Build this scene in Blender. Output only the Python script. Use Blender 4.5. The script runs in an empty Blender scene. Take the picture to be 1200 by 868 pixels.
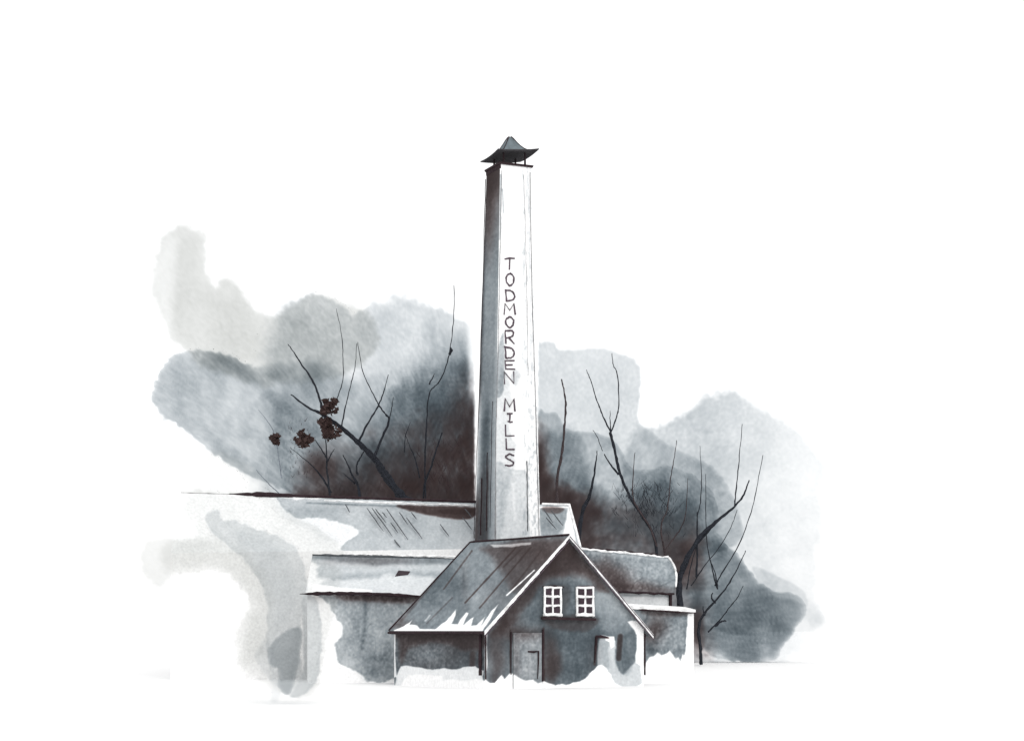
import bpy, math, random
import numpy as np
R = math.radians
random.seed(7)
sc = bpy.context.scene
COL = sc.collection
# ------------------------------------------------------------------ camera constants
GZ = -.55
F, HC = 2160.0, 3.3            # focal length in survey pixels, eye height
CX, HY = 600.0, 738.0          # principal column, horizon row


def at(X, Y, D):
    return np.array([(X - CX) / F * D, D, HC + (HY - Y) / F * D])


def survey(P):
    D = P[..., 1]
    return CX + P[..., 0] / D * F, HY - (P[..., 2] - HC) / D * F


# ------------------------------------------------------------------ noise
def _hash(ix, iy, seed):
    h = (ix * 374761393 + iy * 668265263 + seed * 1442695041) & 0xFFFFFFFF
    h = ((h ^ (h >> 13)) * 1274126177) & 0xFFFFFFFF
    return ((h ^ (h >> 16)) & 0xFFFF) / 65535.0


def vnoise(x, y, seed=0):
    ix = np.floor(x).astype(np.int64); iy = np.floor(y).astype(np.int64)
    fx = x - ix; fy = y - iy
    fx = fx * fx * (3 - 2 * fx); fy = fy * fy * (3 - 2 * fy)
    a = _hash(ix, iy, seed); b = _hash(ix + 1, iy, seed)
    c = _hash(ix, iy + 1, seed); d = _hash(ix + 1, iy + 1, seed)
    return (a * (1 - fx) + b * fx) * (1 - fy) + (c * (1 - fx) + d * fx) * fy


def fbm(x, y, s, octv=4, seed=0):
    t = 0; a = .5; n = 0
    for k in range(octv):
        t = t + a * vnoise(x / s + 17.3 * k, y / s - 9.1 * k, seed + k); n += a
        a *= .5; s = s * .5
    return t / n


def sdist(X, Y, pts):
    """signed distance to a closed outline, positive inside"""
    p = np.array(pts, float); q = np.roll(p, -1, 0)
    best = np.full(X.shape, 1e9); ins = np.zeros(X.shape, bool)
    for (ax, ay), (bx, by) in zip(p, q):
        dx, dy = bx - ax, by - ay
        L = dx * dx + dy * dy + 1e-9
        t = np.clip(((X - ax) * dx + (Y - ay) * dy) / L, 0, 1)
        best = np.minimum(best, (X - ax - t * dx) ** 2 + (Y - ay - t * dy) ** 2)
        c = ((ay > Y) != (by > Y)) & (X < (bx - ax) * (Y - ay) / (by - ay + 1e-12) + ax)
        ins ^= c
    return np.where(ins, 1, -1) * np.sqrt(best)


def sstep(a, b, v):
    t = np.clip((v - a) / (b - a), 0, 1)
    return t * t * (3 - 2 * t)


def od(g):
    """pigment strength of a grey level"""
    c = g / 255.0
    lin = c / 12.92 if c <= .04045 else ((c + .055) / 1.055) ** 2.4
    return -math.log(max(lin, 1e-4))


def smooth_loop(pts, closed=True, n=6):
    p = [np.array(a, float) for a in pts]; m = len(p); out = []
    rng = range(m) if closed else range(m - 1)
    for i in rng:
        if closed:
            a, b, c, d = p[i - 1], p[i], p[(i + 1) % m], p[(i + 2) % m]
        else:
            a, b, c, d = p[max(i - 1, 0)], p[i], p[i + 1], p[min(i + 2, m - 1)]
        for k in range(n):
            t = k / n
            out.append(.5 * ((2 * b) + (-a + c) * t + (2 * a - 5 * b + 4 * c - d) * t * t + (-a + 3 * b - 3 * c + d) * t ** 3))
    if not closed:
        out.append(p[-1])
    return out


class Pig:
    """blue-grey pigment b and brown-black pigment r over a surface"""
    def __init__(s, X, Y, b=0., r=0.):
        s.X, s.Y = X, Y
        s.b = np.zeros(X.shape) + b; s.r = np.zeros(X.shape) + r
        s.n1 = fbm(X, Y, 26, 4, 3) - .5; s.n2 = fbm(X, Y, 26, 4, 33) - .5
        s.f1 = fbm(X, Y, 6, 3, 53) - .5; s.f2 = fbm(X, Y, 6, 3, 73) - .5

    def put(s, m, amt, ch, mode):
        v = getattr(s, ch)
        if mode == 'add':
            v = v + m * amt
        elif mode == 'set':
            v = v * (1 - m) + m * amt
        setattr(s, ch, v)

    def sd(s, pts, wob=3., smooth=True):
        X = s.X + s.n1 * wob * 3 + s.f1 * wob * 1.7; Y = s.Y + s.n2 * wob * 3 + s.f2 * wob * 1.7
        return sdist(X, Y, smooth_loop(pts) if smooth else pts)

    def poly(s, pts, amt, soft=1.2, wob=3., ch='b', mode='add', rim=0., smooth=True, inner=None):
        d = s.sd(pts, wob, smooth)
        m = sstep(-soft, soft, d)
        if inner:                                   # strength grows towards the inside
            m = m * (inner[0] + (1 - inner[0]) * sstep(0, inner[1], d))
        s.put(m, amt, ch, mode)
        if rim:
            s.put(np.exp(-np.clip(d, 0, 99) / 1.6) * np.where(soft < 3, 1, 0) * (d > -soft) * sstep(-soft, soft, d), rim, ch, 'add')
        return s

    def blob(s, cx, cy, rx, ry, amt, ch='b', mode='add', p=1., wob=.5):
        q = (((s.X - cx) / rx + s.n1 * wob * 2) ** 2 + ((s.Y - cy) / ry + s.n2 * wob * 2) ** 2)
        s.put(np.exp(-(q ** p)), amt, ch, mode); return s

    def line(s, pts, w, amt, ch='r', mode='add', soft=.6):
        best = np.full(s.X.shape, 1e9)
        for (ax, ay), (bx, by) in zip(pts[:-1], pts[1:]):
            dx, dy = bx - ax, by - ay
            t = np.clip(((s.X - ax) * dx + (s.Y - ay) * dy) / (dx * dx + dy * dy + 1e-9), 0, 1)
            best = np.minimum(best, np.hypot(s.X - ax - t * dx, s.Y - ay - t * dy))
        s.put(1 - sstep(w / 2 - soft, w / 2 + soft, best + s.f1 * .8), amt, ch, mode); return s

    def white(s, pts, soft=1., wob=1., k=1., smooth=False):
        m = sstep(-soft, soft, s.sd(pts, wob, smooth)) * k
        s.b = s.b * (1 - m); s.r = s.r * (1 - m); return s

    def grain(s, a=.12, streak=0., sx=4, sy=18):
        g = 1 + a * 1.8 * (fbm(s.X * 1.0, s.Y * .8, 1.9, 1, 191) - .5) + a * 2.6 * (fbm(s.X, s.Y, 2.8, 2, 91) - .5) + a * 4.4 * (fbm(s.X, s.Y, 34, 5, 97) - .5)
        bl = np.abs(fbm(s.X, s.Y, 42, 3, 131) - .5)            # tide lines left by drying damp
        g = g + a * 1.3 * np.exp(-(bl / .012) ** 2) * sstep(.5, .6, fbm(s.X, s.Y, 60, 2, 141))
        if streak:
            g = g + streak * 2 * (fbm(s.X / sx * 4, s.Y / sy * 4, 4, 3, 41) - .5)
        s.b = np.clip(s.b * g, 0, None); s.r = np.clip(s.r * g, 0, None); return s


KB = np.array([1.0, .91, .855]); KR = np.array([.96, 1.12, 1.14])


def settle(p, cap=3.5):
    p.b = np.clip(p.b, 0, None); p.r = np.clip(p.r, 0, None)
    p.b = p.b * (1 - .35 * sstep(.1, 1.8, p.r))
    t = p.b + p.r + 1e-6
    k = np.where(t > 2.3, (2.3 + (cap - 2.3) * (1 - np.exp(-(t - 2.3) / (cap - 2.3)))) / t, 1)
    p.b = p.b * k; p.r = p.r * k
    return p


def rgb(p):
    settle(p)
    c = .87 * np.exp(-(p.b[..., None] * KB + p.r[..., None] * KR))
    return np.clip(c, .012, .87)


# ------------------------------------------------------------------ materials
def mat(name, color=None, rough=.9, attr=False, bump=.0, scale=8., var=.0, spec=.15):
    m = bpy.data.materials.new(name); m.use_nodes = True
    nt = m.node_tree; b = nt.nodes['Principled BSDF']
    b.inputs['Roughness'].default_value = rough
    b.inputs['Specular IOR Level'].default_value = spec
    tc = nt.nodes.new('ShaderNodeTexCoord')
    nz = nt.nodes.new('ShaderNodeTexNoise'); nz.inputs['Scale'].default_value = scale
    nz.inputs['Detail'].default_value = 4
    nt.links.new(tc.outputs['Object'], nz.inputs['Vector'])
    if attr:
        a = nt.nodes.new('ShaderNodeAttribute'); a.attribute_name = 'pigment'; src = a.outputs['Color']
    else:
        a = nt.nodes.new('ShaderNodeRGB'); a.outputs[0].default_value = (*color, 1); src = a.outputs[0]
    if var:
        mr = nt.nodes.new('ShaderNodeMapRange'); nt.links.new(nz.outputs['Fac'], mr.inputs['Value'])
        mr.inputs['From Min'].default_value = .25; mr.inputs['From Max'].default_value = .75
        mr.inputs['To Min'].default_value = 1 - var; mr.inputs['To Max'].default_value = 1 + var
        mx = nt.nodes.new('ShaderNodeVectorMath'); mx.operation = 'SCALE'
        nt.links.new(src, mx.inputs[0]); nt.links.new(mr.outputs[0], mx.inputs['Scale'])
        nt.links.new(mx.outputs[0], b.inputs['Base Color'])
    else:
        nt.links.new(src, b.inputs['Base Color'])
    if bump:
        bp = nt.nodes.new('ShaderNodeBump'); bp.inputs['Strength'].default_value = bump
        bp.inputs['Distance'].default_value = .05
        nt.links.new(nz.outputs['Fac'], bp.inputs['Height']); nt.links.new(bp.outputs[0], b.inputs['Normal'])
    return m


M_PIG = mat('weathered_shaded_surface', attr=True, scale=5, var=.10, bump=.25)  # painted colours, including the shade painted on the chimney's left face
M_INK = mat('tarred_wood', (.028, .017, .02), scale=3, var=.35, bump=.2)
M_PURPLE = mat('faded_lettering_paint', (.085, .062, .078), scale=4, var=.4)
M_WHITE = mat('white_paint', (.80, .80, .80), scale=2.6, var=.38, bump=.15)
M_GREY = mat('grey_metal', (.30, .33, .35), scale=3, var=.25, bump=.1)
M_DGREY = mat('dark_slate', (.085, .092, .10), scale=2, var=.35, bump=.2)
M_PENCIL = mat('thin_grey_cable', (.22, .22, .23), scale=3, var=.4)
M_BARK = mat('wet_bark', (.017, .019, .025), scale=4, var=.4, bump=.3)
M_BARKB = mat('brown_bark', (.045, .034, .036), scale=4, var=.4, bump=.3)
M_BARKP = mat('grey_bark', (.15, .17, .20), scale=4, var=.4, bump=.3)
M_LEAF = mat('dead_brown_leaf', (.045, .028, .026), scale=1.2, var=.15)
M_GLASS = mat('dark_window_glass', (.028, .014, .023), rough=.5, scale=2, var=.5, spec=.3)
M_SNOW = mat('snow', (.85, .85, .85), rough=.95, scale=.6, var=.004, bump=.10)


def vol(name, K, s):
    m = bpy.data.materials.new(name); m.use_nodes = True; nt = m.node_tree
    nt.nodes.clear(); o = nt.nodes.new('ShaderNodeOutputMaterial')
    v = nt.nodes.new('ShaderNodeVolumeAbsorption')
    km = max(K); v.inputs['Color'].default_value = tuple(1 - k / km for k in K) + (1,)
    v.inputs['Density'].default_value = s * km
    nt.links.new(v.outputs[0], o.inputs['Volume']); return m


SIG = .6
V_BLUE = vol('blue_grey_vapour', KB, SIG)
V_BROWN = vol('brown_vapour', KR, SIG)
V_WARM = vol('pale_warm_vapour', (1.0, .97, 1.02), SIG)


# ------------------------------------------------------------------ object helpers
def tag(o, label=None, cat=None, group=None, kind=None):
    for k, v in (('label', label), ('category', cat), ('group', group), ('kind', kind)):
        if v:
            o[k] = v
    return o


def thing(name, loc, label, cat, group=None):
    o = bpy.data.objects.new(name, None); o.empty_display_size = .5
    o.location = tuple(float(a) for a in loc); COL.objects.link(o)
    return tag(o, label, cat, group)


def world_loc(o):
    l = np.zeros(3)
    while o is not None:
        l = l + np.array(o.location); o = o.parent
    return l


class MB:
    def __init__(s):
        s.v = []; s.f = []; s.c = []; s.n = 0; s.m = []; s.mi = 0

    def raw(s, V, Fc, C=None):
        V = np.asarray(V, float).reshape(-1, 3)
        if C is None:
            C = np.full((len(V), 3), .5)
        else:
            C = np.zeros((len(V), 3)) + C
        s.v.append(V); s.c.append(C)
        s.f += [tuple(int(i) + s.n for i in f) for f in Fc]
        s.m += [s.mi] * len(Fc)
        s.n += len(V)

    def patch(s, fn, nu, nv, paint=None, color=None):
        u, v = np.meshgrid(np.linspace(0, 1, nu + 1), np.linspace(0, 1, nv + 1), indexing='ij')
        P = fn(u, v)
        if paint is not None:
            X, Y = survey(P); C = rgb(paint(X, Y)).reshape(-1, 3)
        else:
            C = color
        i = np.arange((nu + 1) * (nv + 1)).reshape(nu + 1, nv + 1)
        Q = np.stack([i[:-1, :-1], i[1:, :-1], i[1:, 1:], i[:-1, 1:]], -1).reshape(-1, 4)
        s.raw(P.reshape(-1, 3), Q.tolist(), C)

    def quad(s, a, b, c, d, nu=1, nv=1, paint=None, color=(.5, .5, .5)):
        a, b, c, d = [np.asarray(k, float) for k in (a, b, c, d)]

        def fn(u, v):
            u = u[..., None]; v = v[..., None]
            return (a * (1 - u) + b * u) * (1 - v) + (d * (1 - u) + c * u) * v
        s.patch(fn, nu, nv, paint, color)

    def prism(s, a, b, up, out, color=(.5, .5, .5)):
        """bar from a to b with section vectors up and out"""
        a, b, up, out = [np.asarray(k, float) for k in (a, b, up, out)]
        V = [a, a + up, a + up + out, a + out, b, b + up, b + up + out, b + out]
        s.raw(V, [(0, 1, 2, 3), (7, 6, 5, 4), (0, 4, 5, 1), (1, 5, 6, 2), (2, 6, 7, 3), (3, 7, 4, 0)], color)

    def box(s, c, ax, ay, az, color=(.5, .5, .5)):
        c, ax, ay, az = [np.asarray(k, float) for k in (c, ax, ay, az)]
        s.prism(c - ax - ay - az, c + ax - ay - az, 2 * az, 2 * ay, color)

    def tube(s, pts, rad, sides=6, color=(.5, .5, .5)):
        P = [np.asarray(p, float) for p in pts]; n = len(P); V = []; Fc = []
        for i, p in enumerate(P):
            t = P[min(i + 1, n - 1)] - P[max(i - 1, 0)]
            t = t / (np.linalg.norm(t) + 1e-9)
            a = np.cross(t, (0, 1, 0.02)); a = a / (np.linalg.norm(a) + 1e-9); b = np.cross(t, a)
            for k in range(sides):
                w = 2 * math.pi * k / sides
                V.append(p + rad[i] * (math.cos(w) * a + math.sin(w) * b))
        for i in range(n - 1):
            for k in range(sides):
                k2 = (k + 1) % sides
                Fc.append((i * sides + k, i * sides + k2, (i + 1) * sides + k2, (i + 1) * sides + k))
        Fc.append(tuple(range(sides))[::-1]); Fc.append(tuple((n - 1) * sides + k for k in range(sides)))
        s.raw(V, Fc, color)

    def build(s, name, mats, parent=None, smooth=False, **t):
        if not isinstance(mats, (list, tuple)):
            mats = [mats]
        V = np.concatenate(s.v) if s.v else np.zeros((0, 3)); C = np.concatenate(s.c)
        me = bpy.data.meshes.new(name)
        off = world_loc(parent) if parent is not None else np.zeros(3)
        base = np.zeros(3)
        if parent is None and t.get('origin') is not None:
            base = np.asarray(t.pop('origin'), float)
        t.pop('origin', None)
        me.from_pydata((V - off - base).tolist(), [], s.f)
        ca = me.color_attributes.new('pigment', 'FLOAT_COLOR', 'POINT')
        ca.data.foreach_set('color', np.concatenate([C, np.ones((len(C), 1))], 1).astype(np.float32).ravel())
        for m in mats:
            me.materials.append(m)
        if len(mats) > 1:
            me.polygons.foreach_set('material_index', s.m)
        me.polygons.foreach_set('use_smooth', [smooth] * len(me.polygons))
        me.update()
        o = bpy.data.objects.new(name, me); COL.objects.link(o)
        o.location = tuple(base); o.parent = parent
        return tag(o, **t)


def ray_plane(X, Y, p0, n, lift=0.):
    d = at(X, Y, 1.0) - np.array([0, 0, HC]); o = np.array([0, 0, HC])
    p0 = np.asarray(p0, float) + np.asarray(n) * lift
    return o + d * (np.dot(p0 - o, n) / np.dot(d, n))


def unit(v):
    v = np.asarray(v, float); return v / np.linalg.norm(v)


UP = np.array([0, 0, 1.])


def low(v):
    return np.array([v[0], v[1], GZ])


# ================================================================== BARN
th = R(35)
g = np.array([math.cos(th), math.sin(th), 0]); s_ = np.array([-math.sin(th), math.cos(th), 0])
A0 = at(568, 738, 120.); A0[2] = 0
W, L, HE = 13.3, 11.3, 3.35
RISE = 6.15
nG = np.array([math.sin(th), -math.cos(th), 0]); nS = -g       # outward normals of the gable and of the left side
barn = thing('barn', A0, 'dark grey gabled timber barn in front of the tall chimney', 'barn')
A1 = A0 + g * W; A3 = A0 + s_ * L; A2 = A1 + s_ * L; AP = A0 + g * W * .497 + UP * (HE + RISE)


def paint_gable(X, Y):
    p = Pig(X, Y, od(116))
    p.blob(605, 760, 40, 30, .35); p.blob(668, 762, 30, 32, .75, 'b'); p.blob(668, 790, 34, 12, .45, 'b')
    p.blob(645, 720, 70, 40, .30); p.blob(640, 700, 40, 22, .3, 'b')
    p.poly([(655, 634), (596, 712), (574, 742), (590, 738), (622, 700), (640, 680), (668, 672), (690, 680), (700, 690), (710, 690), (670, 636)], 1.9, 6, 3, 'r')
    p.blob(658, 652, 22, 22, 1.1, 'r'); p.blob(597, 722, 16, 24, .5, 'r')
    p.blob(682, 672, 20, 9, -.55, 'b'); p.blob(718, 706, 26, 20, -.6, 'b'); p.blob(712, 690, 14, 16, -.25, 'b')
    # darker brown round the sill and between the windows
    p.poly([(638, 720), (697, 722), (696, 733), (680, 739), (650, 735), (638, 727)], 1.1, 3, 2, 'r')
    p.poly([(656, 688), (668, 690), (664, 715), (658, 720)], .5, 4, 1, 'r')
    p.blob(612, 742, 26, 9, 1.4, 'r'); p.blob(646, 775, 10, 30, 1.9, 'r', p=1.5); p.blob(581, 765, 9, 34, 1.5, 'r')
    p.blob(642, 742, 14, 7, .6, 'b')
    p.blob(640, 700, 10, 40, .3, 'r'); p.blob(690, 740, 22, 20, .25, 'b')
    p.line([(637, 736), (638, 800)], 2.2, 1.6)
    p.line([(598, 738), (598, 790)], 1.6, 1.1)
    # door leaf, pale and bluish
    p.poly([(602, 750), (634, 748), (635, 793), (618, 796), (602, 786)], od(125), 3, 1, 'b', 'set')
    p.poly([(602, 752), (634, 750), (634, 793), (618, 796), (602, 786)], .1, 3, 1, 'r', 'set')
    p.blob(620, 768, 10, 16, -.35, 'b')
    # flaked pale paint at the right of the gable
    p.poly([(702, 747), (712, 746), (715, 752), (714, 790), (700, 782)], od(178), 1.2, 1, 'b', 'set')
    p.poly([(700, 747), (712, 746), (715, 752), (714, 790), (700, 782)], 0, 1.2, 1, 'r', 'set')
    p.poly([(713, 752), (721, 752), (722, 778), (732, 790), (748, 775), (762, 790), (750, 812), (716, 812), (713, 780)], od(205), 1.5, 2, 'b', 'set', rim=.1)
    p.poly([(713, 752), (721, 752), (722, 778), (732, 790), (748, 775), (762, 790), (750, 812), (716, 812), (713, 780)], 0, 1.5, 2, 'r', 'set')
    p.poly([(728, 750), (744, 736), (745, 765), (740, 788), (733, 789), (727, 770)], .35, 2, 1.5, 'b')
    p.white([(736, 729), (742, 727), (752, 728), (762, 731), (762, 800), (752, 800), (751, 780), (745, 776), (746, 744), (742, 737)], 1., .9)
    p.white([(710, 745), (720, 745), (720, 756), (716, 760), (714, 752), (709, 750)], .8, .6)
    p.line([(699, 745), (697, 778)], 3, 1.9); p.line([(699, 746), (713, 747)], 2, 1.6)
    p.line([(727, 745), (726, 758), (725, 771)], 5.5, 1.8, soft=1.4); p.line([(727, 745), (725, 771)], 5, .8, 'b')
    p.blob(694, 770, 7, 20, .35, 'r')
    p.white([(690, 800), (690, 789), (697, 784), (704, 779), (711, 784), (716, 790), (718, 806), (690, 812)], 1., 1.)
    p.white([(566.5, 736), (571, 736), (571, 775), (569, 800), (566, 800)], .7, .4, .9)
    p.white([(560, 797), (569, 794), (571, 797), (574, 799), (580, 799), (583, 795), (586, 792), (588, 790), (591, 795), (594, 791), (597, 789), (601, 789), (604, 790), (612, 794), (620, 798), (628, 800), (634, 801), (637, 798), (640, 799), (645, 801),
             (652, 803), (658, 801), (664, 802), (672, 799), (680, 797), (686, 794), (690, 788), (695, 785), (698, 781), (702, 779), (708, 784), (712, 786), (716, 793), (720, 800), (730, 804), (742, 805), (748, 802), (755, 798), (770, 796), (770, 830), (560, 830)], .9, 1.1)
    p.b = p.b * (1 + .55 * (fbm(X, Y, 30, 3, 501) - .5)); p.r = p.r * (1 + .9 * (fbm(X, Y, 20, 3, 503) - .5))
    p.grain(.08, .10)
    return p


def paint_side(X, Y):
    p = Pig(X, Y, od(104))
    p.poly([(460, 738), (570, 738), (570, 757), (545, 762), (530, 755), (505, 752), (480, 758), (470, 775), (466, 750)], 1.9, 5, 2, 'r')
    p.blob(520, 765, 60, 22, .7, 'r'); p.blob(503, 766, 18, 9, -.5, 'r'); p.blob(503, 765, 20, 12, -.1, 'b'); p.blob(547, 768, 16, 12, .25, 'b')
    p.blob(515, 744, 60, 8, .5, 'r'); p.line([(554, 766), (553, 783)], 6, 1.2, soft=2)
    p.poly([(464, 792), (470, 780), (480, 779), (494, 781), (507, 784), (520, 783), (535, 784), (545, 781), (556, 780), (566, 786), (566, 830), (455, 830)], 0, .9, 1.2, 'r', 'set', smooth=False)
    p.poly([(464, 792), (470, 780), (480, 779), (494, 781), (507, 784), (520, 783), (535, 784), (545, 781), (556, 780), (566, 786), (566, 830), (455, 830)], .17, .9, 1.2, 'b', 'set', rim=.12, smooth=False)
    p.white([(515, 797), (530, 795), (545, 798), (558, 795), (570, 797), (570, 830), (515, 830)], 1.4, 1.2)
    p.white([(470, 800), (478, 791), (490, 789), (518, 791), (519, 800), (519, 830), (455, 830)], 1.2, 1.4)
    p.white([(458, 737), (463.5, 742), (463, 770), (465, 792), (458, 795)], .7, .5, .9)
    p.grain(.15, .10)
    return p


mb = MB()


def gable_fn(u, v):
    top = HE + RISE * (1 - np.abs(u - .497) / np.where(u < .497, .497, .503))
    P = A0 + g * (u * W)[..., None]
    return P + UP * (GZ + v * (top - GZ))[..., None]


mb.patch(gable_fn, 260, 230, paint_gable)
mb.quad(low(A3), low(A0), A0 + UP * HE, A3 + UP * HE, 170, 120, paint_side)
grey = np.array([.16, .17, .18])
mb.quad(low(A1), low(A2), A2 + UP * HE, A1 + UP * HE, color=grey)
mb.raw([low(A2), low(A3), A3 + UP * HE, AP + s_ * L, A2 + UP * HE], [(0, 1, 2, 3, 4)], grey)
mb.build('wall', M_PIG, barn)


def paint_broof(X, Y):
    p = Pig(X, Y, od(122))
    p.poly([(570, 641), (662, 630), (640, 668), (615, 690), (598, 690), (592, 672), (575, 655)], 1.3, 6, 3, 'r')
    p.blob(632, 648, 28, 15, 1.3, 'r'); p.blob(600, 645, 24, 8, .5, 'r')
    p.blob(520, 690, 26, 26, .25, 'b'); p.blob(556, 702, 14, 12, -.5, 'b'); p.blob(550, 665, 14, 14, -.2, 'b')
    p.blob(590, 700, 20, 20, .25, 'r'); p.blob(545, 684, 5, 26, .2, 'r')
    for a, b, w, k in (((604, 642), (545, 706), 1.9, 1.87), ((622, 641), (562, 712), 1.7000000000000002, 1.53), ((612, 642), (590, 664), 1.6, 1.02),
                       ((634, 645), (600, 690), 1.6, 0.85), ((553, 645), (520, 690), 1.6, 1.36), ((530, 700), (500, 730), 1.5, 0.68)):
        p.line([a, b], w, k)
    p.line([(543, 640), (470, 727)], 3, .9, 'r', soft=1.5)
    p.blob(468, 732, 14, 6, 1., 'r')
    p.line([(626, 668), (594, 697)], 1.6, 0, 'b', 'set'); p.line([(626, 668), (594, 697)], 1.6, 0, 'r', 'set')
    p.white([(462, 738), (472, 734), (483, 726), (480, 731), (489, 732), (492, 736), (510, 737), (522, 728), (534, 714), (533, 722), (529, 731),
             (536, 731), (546, 717), (549, 718), (543, 731), (552, 724), (555, 722), (552, 732), (558, 732), (568, 722), (564, 732), (574, 718), (584, 708), (576, 722),
             (566, 738), (566, 742), (462, 742)], .8, .8)
    p.white([(497, 727), (503, 720), (505, 720), (499, 728)], .8, .3, .6)
    p.white([(574, 638), (600, 637), (622, 635), (622, 638), (600, 641), (578, 641)], .8, .8, .7)
    p.b = p.b * (1 + .5 * (fbm(X, Y, 36, 3, 511) - .5))
    p.grain(.09, .12)
    # grain of the slope
    q = (X * .66 + Y * .75)
    p.b = p.b * (1 + .16 * (vnoise(q / 3.0, (X - Y) / 60.0, 5) - .5))
    return p


OV = .32
apf = AP + nG * OV + UP * .14; apb = AP + s_ * (L + .3) + UP * .14
sl = unit(A0 + UP * HE - AP); sr = unit(A1 + UP * HE - AP)
elf = A0 + UP * HE + sl * .35 + nG * OV + UP * .14; elb = elf + s_ * (L + OV + .3)
erf = A1 + UP * HE + sr * .75 + nG * OV + UP * .14; erb = erf + s_ * (L + OV + .3)
mb = MB()
mb.quad(elb, elf, apf, apb, 190, 240, paint_broof)
dn = -UP * .13
mb.quad(apf, erf, erb, apb, color=(.2, .21, .22))
mb.quad(elb + dn, elf + dn, apf + dn, apb + dn, color=grey); mb.quad(apf + dn, erf + dn, erb + dn, apb + dn, color=grey)
mb.quad(elb, elf, elf + dn, elb + dn, color=(.05, .04, .045)); mb.quad(erf, erb, erb + dn, erf + dn, color=(.5, .5, .5))
mb.quad(elf, apf, apf + dn, elf + dn, color=(.6, .6, .6)); mb.quad(apf, erf, erf + dn, apf + dn, color=(.6, .6, .6))
mb.quad(elb, apb, apb + dn, elb + dn, color=grey); mb.quad(apb, erb, erb + dn, apb + dn, color=grey)
roof = mb.build('roof', M_PIG, barn)


def wobble(a, b, n, amp, seed=0):
    rnd = random.Random(seed); a = np.asarray(a, float); b = np.asarray(b, float)
    off = np.cumsum([rnd.uniform(-1, 1) for _ in range(n + 1)]); off = off - np.linspace(off[0], off[-1], n + 1)
    return [a + (b - a) * i / n + UP * amp * off[i] for i in range(n + 1)]


# bargeboards: snow white boards with a dark edge
for (a, b, w0, w1, seed) in ((elf, apf, .23, .15, 1), (apf, erf, .14, .22, 2)):
    m = MB(); n = 22
    pts = wobble(a, b, n, .006, seed)
    for i in range(n):
        wa = w0 + (w1 - w0) * i / n; wb = w0 + (w1 - w0) * (i + 1) / n
        p, q = pts[i], pts[i + 1]
        wa += .07 * random.random()
        m.prism(p - UP * wa + nG * .03, q - UP * wa + nG * .03, UP * (wa + .02), nG * .06)
    m.build('bargeboard', M_WHITE, roof)
m = MB(); m.tube([p + nG * .1 - UP * .06 for p in wobble(apf, erf, 24, .012, 5)], [.028] * 25); m.build('batten', M_PURPLE, roof)
m = MB(); m.tube([p + nG * .1 - UP * .33 for p in wobble(apf + (erf - apf) * .05, erf, 24, .012, 6)], [.035] * 25); m.build('batten', M_PURPLE, roof)
m = MB(); m.tube([p + nG * .1 - UP * .33 for p in wobble(elf, apf, 24, .012, 8)], [.03] * 25); m.build('batten', M_PURPLE, roof)
m = MB(); m.tube(wobble(apb - s_ * .1 + UP * .03, apf + UP * .05, 20, .012, 3), [.07 + .02 * random.random() for _ in range(21)]); m.build('ridge_cap', M_INK, roof)
m = MB(); m.tube(wobble(elb - nS * 0 + nS * .05 + dn, elf + nS * .05 + dn, 26, .008, 4), [.065 + .035 * random.random() for _ in range(27)]); m.build('gutter', M_INK, roof)
m = MB(); m.tube(wobble(elb + UP * .03, apb + UP * .03, 20, .012, 12), [.05 + .02 * random.random() for _ in range(21)]); m.build('edge_trim', M_INK, roof)
# posts
for (p, h0, h1, w, mt) in ((A0 + nS * .12 + s_ * .35, .35, HE - .05, .10, M_INK), (A0 + nG * .06 + g * .04, .1, HE - .1, .055, M_INK), (A1 + g * .10, .2, HE - .3, .065, M_INK)):
    m = MB(); m.tube(wobble(p + UP * h0, p + UP * h1, 12, .0, 3), [w * (.8 + .4 * random.random()) for _ in range(13)]); m.build('corner_post', mt, barn)


# windows: frame with muntins over six dark panes
def gp(X, Y, lift=0.):
    return ray_plane(X, Y, A0, nG, lift)


def window(x0, x1, y0, y1):
    a = gp(x0, y1); b = gp(x1, y1); c = gp(x0, y0)
    w = np.linalg.norm(b - a); h = c[2] - a[2]; o = a + nG * .05
    pm = MB()
    pm.box(o + g * w / 2 + UP * h / 2, g * w / 2, nG * .03, UP * h / 2)
    fr = MB(); rr = random.Random(int(x0))

    def bar(u0, v0, u1, v1, t):
        p = o + g * w * u0 + UP * h * v0 + nG * .06; q = o + g * w * u1 + UP * h * v1 + nG * .06
        fr.tube([p + (q - p) * k / 5 + g * rr.uniform(-.018, .018) + UP * rr.uniform(-.024, .024) for k in range(6)], [t * rr.uniform(.75, 1.15) for k in range(6)])
    for u in (0, .5, 1):
        bar(u, -.02, u, 1.02, .08)
    for v, t in ((0, .12), (.34, .085), (.67, .085), (1, .08)):
        bar(-.04, v, 1.04, v, t)
    f = fr.build('window', M_WHITE, barn, label='white six pane window in the gable')
    pm.build('pane', M_GLASS, f)


window(637, 656, 688, 720)
window(675, 694, 688, 720)
m = MB(); a = gp(634, 722.5, .12); b = gp(697, 723.5, .12)
m.prism(a - UP * .16, b - UP * .2, UP * .17, nG * .16); m.build('sill', M_INK, barn)
m = MB(); m.tube([gp(636, 687, .06), gp(650, 686, .06), gp(661, 687.5, .06)], [.035, .05, .03]); m.build('lintel', M_INK, barn)
m = MB(); m.tube([gp(676, 687, .06), gp(690, 686, .06), gp(697, 687, .06)], [.03, .03, .03]); m.build('lintel', M_PURPLE, barn)
# door with its strap and jamb
d0, d1 = gp(601, 794), gp(634, 794)
dh = gp(601, 741)[2]
dm = MB()
dq = [low(d0), low(d1)]


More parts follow.
